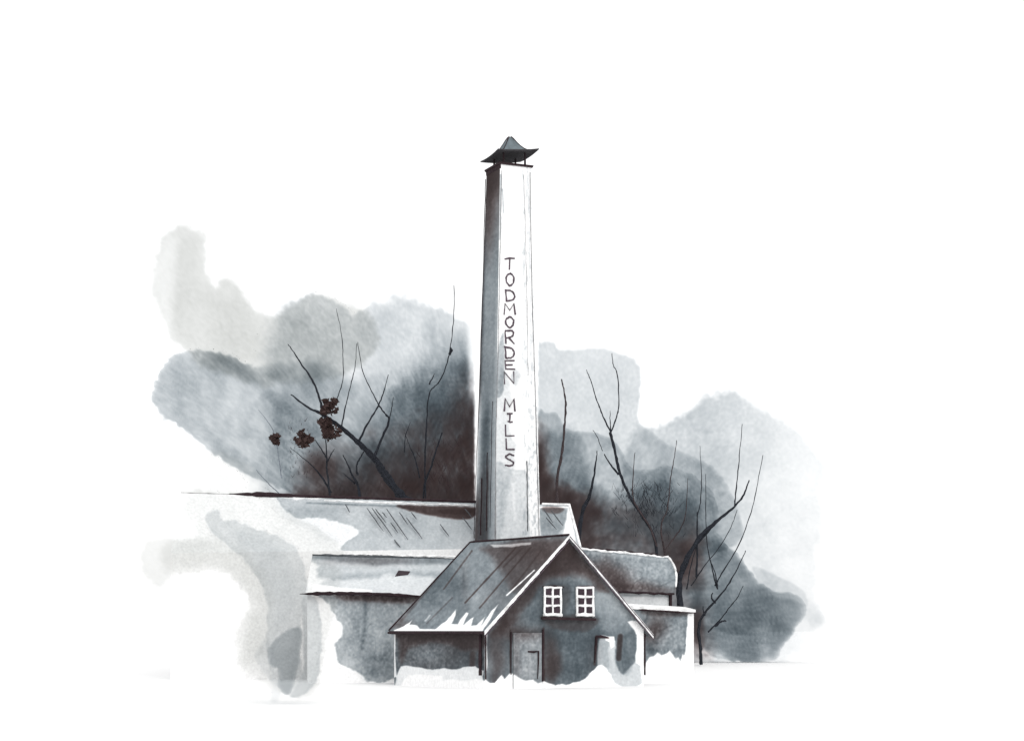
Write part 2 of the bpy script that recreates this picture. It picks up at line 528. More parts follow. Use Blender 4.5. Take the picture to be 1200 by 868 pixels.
def paint_door(X, Y):
    p = Pig(X, Y, od(138), .15)
    p.blob(618, 742, 16, 9, 1.1, 'r'); p.blob(604, 770, 5, 30, .4, 'r'); p.blob(618, 786, 14, 8, -.4, 'b'); p.blob(622, 768, 8, 10, -.35, 'b')
    p.blob(630, 750, 6, 10, -.2, 'b')
    p.white([(590, 795), (603, 790), (608, 793), (615, 797), (624, 796), (630, 800), (642, 798), (642, 830), (590, 830)], 1.2, 1.)
    return p.grain(.16, .12)


off = nG * .08
dm.quad(dq[0] + off, dq[1] + off, dq[1] + off + UP * (dh - GZ), dq[0] + off + UP * (dh - GZ), 50, 80, paint_door)
dm.quad(dq[0], dq[0] + off, dq[0] + off + UP * (dh - GZ), dq[0] + UP * (dh - GZ), color=grey)
dm.quad(dq[1] + off, dq[1], dq[1] + UP * (dh - GZ), dq[1] + off + UP * (dh - GZ), color=grey)
dm.quad(dq[0] + UP * (dh - GZ), dq[0] + off + UP * (dh - GZ), dq[1] + off + UP * (dh - GZ), dq[1] + UP * (dh - GZ), color=grey)
door = dm.build('door', M_PIG, barn, label='pale grey plank door left of the gable centre')
m = MB(); m.tube([gp(619, 763, .14), gp(626, 763.5, .14), gp(631, 762.5, .14), gp(631, 775, .14), gp(630, 795, .14)], [.05, .075, .06, .05, .025]); m.build('handle', M_INK, door)
m = MB(); m.tube([gp(636.5, 737, .08), gp(636, 765, .08), gp(636, 798, .08)], [.07, .08, .07]); m.build('door_jamb', M_INK, barn)
m = MB(); m.tube([gp(599, 740, .08), gp(599, 760, .08), gp(599, 790, .08)], [.05, .045, .03]); m.build('door_jamb', M_INK, barn)
m = MB(); m.tube([gp(712, 746.5, .05), gp(704, 745, .07), gp(699, 746, .07), gp(698, 758, .07), gp(697, 776, .07)], [.05, .08, .10, .08, .03]); m.build('hatch_frame', M_INK, barn)

# ================================================================== CHIMNEY
ph = R(24)
cg = np.array([math.cos(ph), math.sin(ph), 0]); cs = np.array([-math.sin(ph), math.cos(ph), 0])
zb, zt = 10.45, 40.75


def ch_ring(z, grow=0.):
    w = 4.07 + (2.75 - 4.07) * (z - zb) / (zt - zb) + grow
    cxx = -.38 + .12 * (z - zb) / (zt - zb)
    N = np.array([cxx, 150., z]) - w / 2 * (cg + cs)
    return N, N + w * cg, N + w * (cg + cs), N + w * cs


chim = thing('chimney', (-.38, 150, 0), 'tall square white chimney lettered down its front with a pointed cap', 'chimney')
b4, t4 = ch_ring(GZ), ch_ring(zt)
nR = unit(np.cross(b4[1] - b4[0], t4[0] - b4[0])); nL = unit(np.cross(b4[0] - b4[3], t4[3] - b4[3]))


def paint_cr(X, Y):
    p = Pig(X, Y, .02)
    p.poly([(586, 398), (589, 392), (591, 410), (590, 440), (588, 462), (578, 462), (580, 430)], .75, 1.2, 1.2)
    p.poly([(584, 440), (592, 436), (596, 452), (597, 470), (599, 500), (606, 530), (600, 560), (574, 660), (570, 540)], .26, 2.5, 2.5)
    p.poly([(580, 545), (600, 548), (614, 550), (618, 560), (619, 600), (618, 634), (608, 630), (600, 636), (580, 630)], .38, 1.3, 1.6, rim=.1)
    p.blob(588, 590, 5, 40, .15); p.poly([(598, 440), (604, 432), (609, 440), (603, 452)], .35, 2, 1.)
    p.white([(600, 565), (603, 566), (604, 610), (601, 612)], 2, .8, .4)
    for a, b, w, k in (((613, 200), (617, 440), 1.0, .22), ((619, 205), (624, 540), 1.2, .30), ((589, 222), (590, 250), 1.2, .9), ((587, 205), (586, 280), 2.2, .6)):
        p.line([a, b], w, k, 'b')
    p.white([(618, 450), (632, 450), (634, 640), (624, 640), (621, 560)], 1, .6)
    # weathered pencil-thin cracks near the right arris
    p.b = p.b + .30 * sstep(.60, .72, fbm(X * 2.2, Y * .5, 4, 3, 8)) * (X > 612) * (Y < 640)
    p.b = p.b + .38 * sstep(.56, .70, fbm(X * 1.6, Y * .8, 4, 3, 18)) * (X > 619) * (Y > 470)
    return p.grain(.15)


def paint_cl(X, Y):  # left face: its shade is painted into the pigment colour
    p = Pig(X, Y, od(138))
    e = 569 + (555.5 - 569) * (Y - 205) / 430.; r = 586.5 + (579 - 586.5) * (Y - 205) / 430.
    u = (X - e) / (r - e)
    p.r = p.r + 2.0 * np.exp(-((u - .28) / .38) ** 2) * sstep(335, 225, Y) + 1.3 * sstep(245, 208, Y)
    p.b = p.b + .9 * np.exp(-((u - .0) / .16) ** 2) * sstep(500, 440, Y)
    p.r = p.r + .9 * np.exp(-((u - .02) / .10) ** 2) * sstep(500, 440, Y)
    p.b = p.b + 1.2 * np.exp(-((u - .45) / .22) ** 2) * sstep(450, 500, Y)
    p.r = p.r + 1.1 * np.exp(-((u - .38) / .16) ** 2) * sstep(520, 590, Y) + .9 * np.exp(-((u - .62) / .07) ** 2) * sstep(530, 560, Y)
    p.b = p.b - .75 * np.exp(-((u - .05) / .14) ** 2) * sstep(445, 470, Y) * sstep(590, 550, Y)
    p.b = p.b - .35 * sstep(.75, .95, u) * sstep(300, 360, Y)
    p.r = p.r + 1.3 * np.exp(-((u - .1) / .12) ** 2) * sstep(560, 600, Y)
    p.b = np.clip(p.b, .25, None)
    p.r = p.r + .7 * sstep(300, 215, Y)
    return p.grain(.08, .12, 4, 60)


mb = MB()
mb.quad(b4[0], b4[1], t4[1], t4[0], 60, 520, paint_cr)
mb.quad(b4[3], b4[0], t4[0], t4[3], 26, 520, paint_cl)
mb.quad(b4[1], b4[2], t4[2], t4[1], color=(.8, .8, .8)); mb.quad(b4[2], b4[3], t4[3], t4[2], color=(.3, .3, .32))
mb.quad(t4[0], t4[1], t4[2], t4[3], color=(.6, .6, .6))
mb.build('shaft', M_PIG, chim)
# cornice slab
m = MB(); lo = ch_ring(zt - .02, .22); hi = ch_ring(zt + .14, .30)
m.raw(list(lo) + list(hi), [(3, 2, 1, 0), (4, 5, 6, 7), (0, 1, 5, 4), (1, 2, 6, 5), (2, 3, 7, 6), (3, 0, 4, 7)]); m.build('cornice', M_INK, chim)
m = MB(); lo = ch_ring(zt - .35, .05); hi = ch_ring(zt - .02, .10)
m.raw([lo[3], lo[0], hi[0], hi[3], lo[3] + cg * .1, lo[0] + cg * .1, hi[0] + cg * .1, hi[3] + cg * .1], [(0, 1, 2, 3), (7, 6, 5, 4), (0, 4, 5, 1), (1, 5, 6, 2), (2, 6, 7, 3), (3, 7, 4, 0)])
m.build('collar', M_INK, chim)


def cp(X, Y, lift=.03, n=nR, p0=b4[0]):
    return ray_plane(X, Y, p0, n, lift)


# arris lines, thin cables running down the shaft
for pts, r, mt in (([(588, 200), (586, 300), (584, 400), (581, 520), (580, 634)], .022, M_PENCIL), ([(621, 202), (624, 360), (628, 480), (632, 632)], .03, M_PENCIL),
                   ([(614, 205), (617, 320), (619, 440)], .016, M_PENCIL), ([(617.5, 540), (618, 580), (618.5, 622)], .045, M_DGREY),
                   ([(583, 440), (581, 520), (581, 634)], .02, M_PENCIL)):
    m = MB(); q = []
    for (a, b) in zip(pts[:-1], pts[1:]):
        for k in range(10):
            t = k / 10; q.append(cp(a[0] + (b[0] - a[0]) * t + random.uniform(-.25, .25), a[1] + (b[1] - a[1]) * t))
    q.append(cp(*pts[-1])); m.tube(q, [r * random.uniform(.6, 1.3) for _ in q]); m.build('cable', mt, chim)
for pts, r in (([(569, 210), (566, 330), (562, 450), (556, 600), (555.5, 634)], .03), ([(565, 560), (563, 634)], .07), ([(571, 530), (570, 632)], .05), ([(577, 470), (574, 634)], .02)):
    m = MB(); q = []
    for (a, b) in zip(pts[:-1], pts[1:]):
        for k in range(10):
            t = k / 10; q.append(cp(a[0] + (b[0] - a[0]) * t + random.uniform(-.3, .3), a[1] + (b[1] - a[1]) * t, .02, nL, b4[3]))
    m.tube(q, [r * random.uniform(.6, 1.2) for _ in q]); m.build('cable', M_INK, chim)
# lettering, each character brushed as strokes (unit box: x right, y down)
GL = {'T': [[(0, .08), (.5, 0), (1, .05)], [(.5, 0), (.5, 1)]],
      'O': [[(.5, 0), (.12, .22), (.08, .62), (.45, 1), (.85, .75), (.92, .3), (.5, 0)]],
      'D': [[(.12, 0), (.15, 1)], [(.0, .03), (.65, .12), (.95, .5), (.75, .88), (.1, .98)]],
      'M': [[(.0, 1), (.08, 0), (.48, .62), (.9, .02), (1, 1)]],
      'R': [[(.12, 0), (.14, 1)], [(.1, .02), (.75, .05), (.88, .3), (.6, .5), (.14, .54)], [(.42, .54), (1, 1)]],
      'E': [[(.95, .02), (.12, .04), (.14, .96), (1, .98)], [(.14, .5), (.8, .48)]],
      'N': [[(.06, 1), (.04, .02), (.92, .94), (.94, 0)]],
      'I': [[(.2, .03), (.8, 0)], [(.5, 0), (.5, 1)], [(.22, .85), (.5, 1), (.8, .88)]],
      'L': [[(.15, 0), (.17, .95), (.95, .93)]],
      'S': [[(.9, .12), (.5, 0), (.12, .2), (.45, .45), (.88, .68), (.7, .95), (.1, .92)]]}
rows = [('T', 302.5, 316), ('O', 320, 335), ('D', 339.5, 353), ('M', 355.5, 369), ('O', 371, 384), ('R', 387, 403), ('D', 406, 420), ('E', 422, 433), ('N', 435, 450),
        ('M', 467, 482), ('I', 484, 495), ('L', 497.5, 511), ('L', 513.5, 527), ('S', 532, 546)]
for ch, y0, y1 in rows:
    m = MB(); x0 = 591.0 + random.uniform(-.5, .5); wd = 12.5
    if ch in 'IO':
        x0 += 1; wd = 10.5
    for stv in GL[ch]:
        sp = smooth_loop(stv, False, 4) if ch in 'ODSR' else smooth_loop(stv, False, 1)
        pp = [cp(x0 + wd * a + random.uniform(-.4, .4), y0 + (y1 - y0) * b + random.uniform(-.35, .35), .02) for a, b in sp]
        m.tube(pp, [.066 * random.uniform(.75, 1.3) for _ in pp])
    m.build('letter', M_PURPLE, chim)
# cowl: four stubs and a flared pagoda cap, tipped a little
cc = np.array([-.2, 150., zt + .14])
for i, (a, b) in enumerate(((-.95, -.95), (.95, -.95), (.95, .95), (-.95, .95))):
    p = cc + cg * a + cs * b
    m = MB(); m.tube([p, p + UP * 1.1], [.09, .07]); m.build('leg', M_INK, chim)
mcap = MB(); skirt = MB()
tilt = R(-7)


def ring(r, z, flare=0.):
    out = []
    for k in range(4):
        for j in range(6):
            a, b = [(-1, -1), (1, -1), (1, 1), (-1, 1)][k], [(-1, -1), (1, -1), (1, 1), (-1, 1)][(k + 1) % 4]
            t = j / 6; q = np.array(a) * (1 - t) + np.array(b) * t
            e = abs(t - .5) * 2
            v = cg * q[0] * r + cs * q[1] * r + UP * (z + flare * e ** 2)
            x = v[0] * math.cos(tilt) - v[2] * math.sin(tilt) * -1 if False else v[0]
            v = np.array([v[0], v[1], v[2] + .12 * v[0]])
            out.append(cc + v)
    return out


def loft(mbx, rings, close=True):
    V = [p for r_ in rings for p in r_]; n = len(rings[0]); Fc = []
    for i in range(len(rings) - 1):
        for k in range(n):
            k2 = (k + 1) % n; Fc.append((i * n + k, i * n + k2, (i + 1) * n + k2, (i + 1) * n + k))
    if close:
        Fc.append(tuple(range(n))[::-1]); Fc.append(tuple(range((len(rings) - 1) * n, len(rings) * n)))
    mbx.raw(V, Fc)


loft(skirt, [ring(1.3, .98), ring(1.8, .86, .10), ring(1.82, .93, .12), ring(1.3, 1.14), ring(.9, 1.26)])
skirt.build('eave', mat('sooty_lead', (.04, .038, .042), scale=4, var=.5), chim)
loft(mcap, [ring(1.12, 1.1), ring(.9, 1.3), ring(.66, 1.6), ring(.42, 1.98), ring(.24, 2.28), ring(.15, 2.42), ring(.08, 2.5)])
mcap.build('cap', M_DGREY.copy() if False else mat('lead_cap', (.12, .145, .16), scale=1.5, var=.35), chim)
for (sx, sy) in ((-1, -1), (1, -1), (-1, 1), (1, 1)):
    m = MB(); pts = []
    for r_, z in ((1.14, 1.1), (.9, 1.32), (.66, 1.62), (.42, 2.0), (.24, 2.3), (.1, 2.5)):
        v = cg * sx * r_ + cs * sy * r_; pts.append(cc + v + UP * (z + .12 * v[0]))
    m.tube(pts, [.05, .035, .03, .035, .05, .05]); m.build('hip', M_INK, chim)

# ================================================================== REAR MILL (long roof behind)
mA = thing('long_mill', at(440, 770, 152) * np.array([1, 1, 0]), 'long pale mill building with a snowy left roof behind the chimney', 'mill building')
rl, rr = at(212, 577, 146), at(667, 592, 158.0)
el, er = at(200, 648, 142), at(680, 641, 154.0)


def paint_A(X, Y):
    p = Pig(X, Y, .10)
    p.poly([(322, 580), (355, 583), (700, 585), (700, 660), (520, 652), (412, 650), (405, 638), (415, 632), (420, 622), (395, 612), (372, 605), (345, 603)], .60, 1.3, 2.5, rim=.15)
    p.blob(480, 612, 70, 26, .16); p.blob(370, 597, 26, 6, .22)
    p.poly([(465, 592), (500, 593), (562, 595), (553, 606), (535, 608), (505, 604), (480, 598)], 2.6, 1.6, .8, 'r')
    p.poly([(555, 596), (548, 602), (520, 602), (515, 598)], 1.2, 1.5, .6, 'r')
    p.line([(360, 589), (470, 593)], 2.0, .7, 'b', soft=1)
    p.poly([(634, 594), (664, 596), (668, 603), (655, 622), (652, 630), (636, 632)], .5, 2, 1.5); p.poly([(636, 594), (660, 595), (654, 601), (640, 600)], 1.3, 1.5, .6, 'r')
    p.white([(667, 590), (676, 641), (650, 641), (636, 636), (648, 634), (660, 624), (664, 600)], 1.4, 1.2)
    p.line([(633, 594), (668, 594)], 1.6, 0, 'b', 'set')
    p.line([(400, 586.5), (440, 588.5), (500, 591)], 1.2, 0., 'b', 'set')
    return p.grain(.10, .05)


mb = MB()
mb.quad(el, er, rr, rl, 420, 70, paint_A)
back = np.array([0, 7.5, 0.])
mb.quad(rl, rr, er + back, el + back, color=(.8, .8, .8))
m2 = MB()
for a, b in ((el, er), (er, er + back), (er + back, el + back), (el + back, el)):
    a = a.copy(); b = b.copy(); a0 = low(a); b0 = low(b)
    m2.quad(a0, b0, b, a, color=(.83, .83, .83))
m2.raw([er, er + back, rr - UP * .05], [(0, 1, 2)], (.92, .92, .92)); m2.raw([el, el + back, rl - UP * .05], [(0, 1, 2)], (.92, .92, .92))
m2.build('wall', M_PIG, mA)
ra = mb.build('roof', M_PIG, mA)


def pA(X, Y, lift=.06):
    n = unit(np.cross(er - el, rl - el)); n = n if n[1] < 0 else -n
    return ray_plane(X, Y, el, n, lift)


# dark ridge capping: ragged, thick brown between 265 and 560
m = MB(); pts = []; rad = []
for X in np.arange(265, 336, 5):
    t = (X - 212) / (667 - 212); pts.append(rl + (rr - rl) * t + UP * .03); rad.append(.04 + .22 * sstep(265, 300, X) * random.uniform(.6, 1.1))
for X in np.arange(336, 565, 6):
    t = (X - 212) / (667 - 212); pts.append(rl + (rr - rl) * t + UP * .03); rad.append(random.uniform(.10, .16))
m.tube(pts, rad); m.build('ridge_cap', M_INK, ra)
m = MB(); pts = [rl + (rr - rl) * (X - 212) / 455 for X in range(212, 268, 5)]; m.tube(pts, [.015 + .02 * random.random() for _ in pts]); m.build('ridge_wire', M_INK, ra)
m = MB(); pts = [pA(X, 586 + (X - 380) * .035 + random.uniform(-.5, .5), .1) for X in range(380, 556, 6)]; m.tube(pts, [.03 + .05 * random.random() for _ in pts]); m.build('snow_edge', M_WHITE, ra)
m = MB(); m.tube([rr + (rl - rr) * .075 + UP * .05, rr + UP * .05, rr + (er - rr) * .5 + UP * .06, er + UP * .05], [.10, .13, .12, .1]); m.build('verge', M_WHITE, ra)
m = MB(); m.tube([rr + (er - rr) * .35 + np.array([.2, 0, 0]), rr + (er - rr) * .75 + np.array([.22, 0, 0])], [.05, .04]); m.build('verge_edge', M_INK, ra)
for a, b in (((430, 595), (449, 622)), ((436, 595), (460, 628)), ((440, 596), (452, 612)), ((453, 596), (478, 632)), ((468, 600), (478, 614)), ((476, 606), (495, 631)), ((482, 600), (488, 608)),
             ((516, 614), (526, 628)), ((462, 632), (469, 641)), ((545, 596), (553, 606)), ((542, 606), (553, 620)), ((405, 591), (410, 600)), ((448, 600), (453, 606)), ((458, 612), (466, 624)),
             ((637, 596), (648, 612)), ((640, 606), (652, 620)), ((646, 598), (660, 616))):
    m = MB(); q = [pA(a[0] + (b[0] - a[0]) * k / 4 + random.uniform(-.3, .3), a[1] + (b[1] - a[1]) * k / 4) for k in range(5)]
    m.tube(q, [.03, .045, .05, .04, .02]); m.build('roof_rib', M_DGREY, ra)

# ================================================================== LOW WING left of the barn
mB = thing('low_wing', at(440, 789, 137) * np.array([1, 1, 0]), 'low mill wing with one dark roof hatch, left of the barn', 'mill wing')
bl_, br_ = at(366, 650.5, 139), at(546, 655, 140.5)
fl, fr_ = at(360, 694, 134.5), at(552, 697, 135.5)


def paint_B(X, Y):
    p = Pig(X, Y, .10)
    p.poly([(366, 646), (560, 646), (560, 674), (500, 677), (455, 674), (420, 678), (395, 678), (372, 676), (370, 668), (374, 662)], .56, 3, 2.5)
    p.poly([(370, 650), (548, 653), (548, 658), (500, 661), (430, 661), (390, 657)], .75, 3, 1.3, 'b'); p.blob(440, 657, 50, 5, .55, 'r')
    p.poly([(395, 674), (560, 674), (560, 700), (395, 700)], .34, 4, 2.5)
    p.white([(366, 684), (400, 688), (436, 691), (436, 694), (366, 696)], 1, 1)
    return p.grain(.10, .05)


def paint_Bw(X, Y):
    p = Pig(X, Y, .03)
    p.poly([(388, 690), (570, 688), (570, 830), (470, 830), (470, 794), (455, 796), (445, 801), (430, 797), (418, 786), (398, 776), (396, 755), (403, 742), (398, 728), (388, 712)], .85, 1.3, 2.5, rim=.2)
    p.poly([(396, 692), (570, 688), (570, 830), (470, 830), (470, 794), (452, 796), (432, 792), (424, 775), (420, 750), (410, 728), (392, 705)], .18, 4, 4)
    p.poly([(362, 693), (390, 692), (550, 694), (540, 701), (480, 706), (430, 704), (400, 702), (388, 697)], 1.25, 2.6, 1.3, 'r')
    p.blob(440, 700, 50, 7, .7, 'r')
    p.line([(428, 700), (428, 730), (424, 760)], 4, .55, 'b', soft=2.5); p.blob(412, 742, 8, 18, .35); p.blob(438, 770, 16, 4, .5); p.blob(410, 735, 8, 10, -.2)
    p.blob(445, 745, 12, 18, -.3); p.blob(474, 715, 14, 12, .3); p.blob(452, 768, 10, 18, .35); p.blob(435, 785, 14, 8, .3); p.blob(408, 780, 12, 14, -.25)
    p.white([(340, 806), (372, 802), (384, 790), (394, 781), (400, 783), (405, 780), (412, 787), (419, 791), (426, 799), (434, 798), (441, 802), (448, 799), (453, 800), (458, 795), (466, 797), (480, 800), (480, 840), (340, 840)], 1., 1.4)
    return p.grain(.18, .08)


mb = MB(); mb.quad(fl + np.array([-.1, -.4, -.15]), fr_ + np.array([0, -.4, -.15]), br_, bl_, 190, 60, paint_B)
bkv = np.array([0, 5., 0])
mb.quad(bl_, br_, fr_ + bkv * 1.4, fl + bkv * 1.4, color=(.8, .8, .8))
rb = mb.build('roof', M_PIG, mB)
m2 = MB(); m2.quad(low(fl), low(fr_), fr_ - UP * .05, fl - UP * .05, 200, 110, paint_Bw)
m2.quad(low(fl) + bkv * 1.4, low(fl), fl, fl + bkv * 1.4, color=(.92, .92, .92)); m2.quad(low(fr_), low(fr_) + bkv * 1.4, fr_ + bkv * 1.4, fr_, color=grey)
m2.quad(low(fr_) + bkv * 1.4, low(fl) + bkv * 1.4, fl + bkv * 1.4, fr_ + bkv * 1.4, color=grey)
m2.raw([fl, fl + bkv * 1.4, bl_ - UP * .05], [(0, 1, 2)], (.92, .92, .92)); m2.raw([fr_, fr_ + bkv * 1.4, br_ - UP * .05], [(0, 1, 2)], grey)
m2.build('wall', M_PIG, mB)
m = MB(); pts = []; rad = []
for X in range(366, 548, 5):
    t = (X - 366) / 180.; pts.append(bl_ + (br_ - bl_) * t + UP * (.03 + random.uniform(-.04, .04)))
    rad.append(.03 + .09 * math.exp(-((X - 430) / 50.) ** 2) * random.uniform(.5, 1.3) + .03 * random.random())
m.tube(pts, rad); m.build('ridge_cap', M_DGREY, rb)
m = MB(); pts = [bl_ + (br_ - bl_) * t + UP * random.uniform(.12, .2) for t in np.linspace(.25, .95, 30)]; m.tube(pts, [random.uniform(.03, .10) for _ in pts]); m.build('snow_edge', M_WHITE, rb)
m = MB(); pts = []; rad = []
for X in range(352, 505, 5):
    t = (X - 360) / 192.; pts.append(fl + (fr_ - fl) * t + np.array([0, -.45, -.12 + .10 * math.sin((X - 352) / 40.)])); rad.append(.02 + .13 * sstep(352, 372, X) * sstep(505, 470, X) * random.uniform(.5, 1.1))
m.tube(pts, rad); m.build('gutter', M_INK, rb)
n_b = unit(np.cross(br_ - bl_, bl_ - fl)); n_b = n_b if n_b[1] < 0 else -n_b
m = MB(); q = [ray_plane(X, Y, fl + np.array([-.1, -.4, -.15]), n_b, .06) for X, Y in ((461, 678), (475, 678), (481, 669), (467, 668))]
q2 = [a - n_b * .2 for a in q]
m.raw(q + q2, [(0, 1, 2, 3), (7, 6, 5, 4), (0, 4, 5, 1), (1, 5, 6, 2), (2, 6, 7, 3), (3, 7, 4, 0)]); m.build('roof_hatch', mat('tar_black', (.04, .03, .035), scale=2, var=.3), rb)
m = MB(); m.tube([ray_plane(X, Y, fl + np.array([-.1, -.4, -.15]), n_b, .08) for X, Y in ((438, 689), (452, 691), (470, 693.5), (492, 694.5))], [.03, .05, .06, .03]); m.build('batten', M_INK, rb)

# ================================================================== RIGHT SHED with rounded slate roof
mD = thing('slate_shed', at(735, 770, 142) * np.array([1, 1, 0]), 'grey slate roofed shed with a white wall band, right of the barn roof', 'shed')
D0, D1 = at(655, 641, 141), at(783, 653.5, 145)
E0, E1 = at(655, 690, 137.5), at(790, 696, 141)


def paint_D(X, Y):
    p = Pig(X, Y, od(128))
    p.blob(700, 672, 22, 14, 1.8, 'r'); p.blob(722, 682, 16, 12, 1.6, 'r'); p.blob(745, 688, 26, 7, 1.3, 'r'); p.blob(770, 692, 22, 5, 1., 'r'); p.blob(700, 690, 40, 6, 1., 'r')
    p.blob(740, 664, 24, 10, -.2); p.blob(772, 664, 14, 12, -.2); p.blob(723, 661, 6, 5, .4); p.blob(690, 655, 16, 10, .2)
    p.line([(690, 647), (783, 656)], 3.5, -.35, 'b', soft=1.5)
    return p.grain(.16, .12)


def fD(u, v):
    a = E0 + (E1 - E0) * u[..., None]; b = D0 + (D1 - D0) * u[..., None]
    P = a + (b - a) * v[..., None]
    bul = np.sin(np.pi * np.clip(v, 0, 1))[..., None]
    n = np.array([0.03, -.75, .35])
    P = P + n * bul * .7
    P = P + np.array([1, 0, 0]) * (sstep(.9, 1., u) * np.sin(np.pi * v) * .25)[..., None]
    return P


mb = MB(); mb.patch(fD, 160, 70, paint_D)
bk = np.array([0, 3.6, 0]); mb.quad(D0, D1, E1 + 2 * bk, E0 + 2 * bk, color=grey)
mb.patch(lambda u, v: fD(np.ones_like(u), v) * (1 - u[..., None]) + (E1 + 2 * bk + (D1 - E1 - 2 * bk) * v[..., None]) * u[..., None], 2, 20, color=(.6, .6, .6))
rd = mb.build('roof', M_PIG, mD)


def paint_Dw(X, Y):
    p = Pig(X, Y, .30); p.white([(735, 692), (770, 694), (752, 703), (742, 701)], 2, 1.5, .8); p.line([(700, 697), (790, 698)], 2, .5, 'b', soft=1.)
    return p.grain(.1)


m2 = MB(); iy = np.array([-.15, .25, 0])
m2.quad(low(E0 + iy), low(E1 + iy), E1 + iy, E0 + iy, 120, 90, paint_Dw)
m2.quad(low(E1 + iy), (E1 + 2 * bk) * [1, 1, 0], E1 + 2 * bk, E1 + iy, color=(.7, .7, .7))
m2.quad((E1 + 2 * bk) * [1, 1, 0], (E0 + 2 * bk) * [1, 1, 0], E0 + 2 * bk, E1 + 2 * bk, color=grey)
m2.build('wall', M_PIG, mD)
m = MB(); pts = [D0 + (D1 - D0) * t + UP * random.uniform(.0, .08) for t in np.linspace(.12, 1, 34)]; m.tube(pts, [random.uniform(.06, .14) for _ in pts]); m.build('ridge_cap', M_WHITE, rd)
m = MB(); pts = [D0 + (D1 - D0) * t + UP * random.uniform(.17, .22) + np.array([0, .2, 0]) for t in np.linspace(.2, .9, 34)]; m.tube(pts, [random.uniform(.03, .07) for _ in pts]); m.build('ridge_wire', M_INK, rd)
m = MB(); pts = [fD(np.array(1.), np.array(v)) + np.array([.05, -.02, .03]) for v in np.linspace(.15, .98, 14)]; m.tube(pts, [random.uniform(.06, .10) for _ in pts]); m.build('verge', M_WHITE, rd)
m = MB(); pts = [E0 + (E1 - E0) * t + UP * random.uniform(-.04, .04) + np.array([0, -.06, 0]) for t in np.linspace(.2, 1, 24)]; m.tube(pts, [random.uniform(.07, .12) for _ in pts]); m.build('gutter', M_INK, rd)
m = MB(); p = E1 + iy + np.array([-.12, -.15, 0]); m.tube([p, p - UP * 1.1], [.13, .12]); m.build('post', M_INK, mD)

# ================================================================== LEAN-TO at the far right
mE = thing('lean_to', at(780, 790, 134) * np.array([1, 1, 0]), 'small flat roofed lean-to with a white right corner, below the slate shed', 'outbuilding')
G0, G1 = at(738, 713, 133), at(813, 717.5, 135)
gb = np.array([-.4, 4.0, .25])


def paint_E(X, Y):
    p = Pig(X, Y, od(132))
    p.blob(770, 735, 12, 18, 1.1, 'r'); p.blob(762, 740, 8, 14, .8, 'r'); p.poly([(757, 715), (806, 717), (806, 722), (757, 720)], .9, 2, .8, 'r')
    p.blob(785, 765, 24, 8, .4); p.blob(765, 760, 8, 8, .5)
    p.line([(804, 730), (803, 765)], 3, .4, 'b', soft=2)
    p.white([(806, 720), (830, 714), (830, 810), (806, 810), (803, 770), (805, 745)], .9, 1.)
    p.white([(740, 778), (757, 776), (761, 770), (766, 768), (771, 764), (776, 767), (782, 765), (786, 762), (789, 766), (792, 771), (795, 770), (797, 774), (800, 766), (802, 768), (804, 762), (806, 764), (830, 764), (830, 820), (740, 820)], .9, .9)
    return p.grain(.16, .12)


m2 = MB(); m2.quad(low(G0), low(G1), G1 - UP * .05, G0 - UP * .05, 100, 90, paint_E)
m2.quad(low(G1), low(G1 + gb), G1 + gb, G1, color=(.8, .8, .8)); m2.quad(low(G0), low(G0 + gb), G0 + gb, G0, color=grey)
m2.quad(low(G1 + gb), low(G0 + gb), G0 + gb, G1 + gb, color=grey); m2.build('wall', M_PIG, mE)
m = MB(); a, b = G0 + np.array([-.1, -.25, .0]), G1 + np.array([.12, -.25, .0])
m.prism(a, b, UP * .22, gb + np.array([0, .3, 0])); rE = m.build('roof', M_WHITE, mE)
m = MB(); pts = wobble(a + (b - a) * .15 - UP * .03 - np.array([0, .03, 0]), b - UP * .02, 16, .01, 7); m.tube(pts, [random.uniform(.035, .075) for _ in pts]); m.build('gutter', M_INK, rE)

# ================================================================== GROUND, SNOW DRIFTS
m = MB()
xs = np.concatenate([np.linspace(-3000, -90, 10), np.linspace(-80, 80, 81), np.linspace(90, 3000, 10)])
ys = np.concatenate([np.linspace(-200, 20, 5), np.linspace(24, 200, 89), np.linspace(230, 4000, 14)])
XX, YY = np.meshgrid(xs, ys, indexing='ij')
ZZ = .25 * (fbm(XX, YY, 22, 3, 5) - .5) * (np.abs(XX) < 80) * (YY > 24) * (YY < 105) + GZ + 0.85 * sstep(146, 168, YY)
i = np.arange(XX.size).reshape(XX.shape)
m.raw(np.stack([XX, YY, ZZ], -1).reshape(-1, 3), np.stack([i[:-1, :-1], i[1:, :-1], i[1:, 1:], i[:-1, 1:]], -1).reshape(-1, 4).tolist())
m.build('snow_ground', M_SNOW, kind='structure', smooth=True)


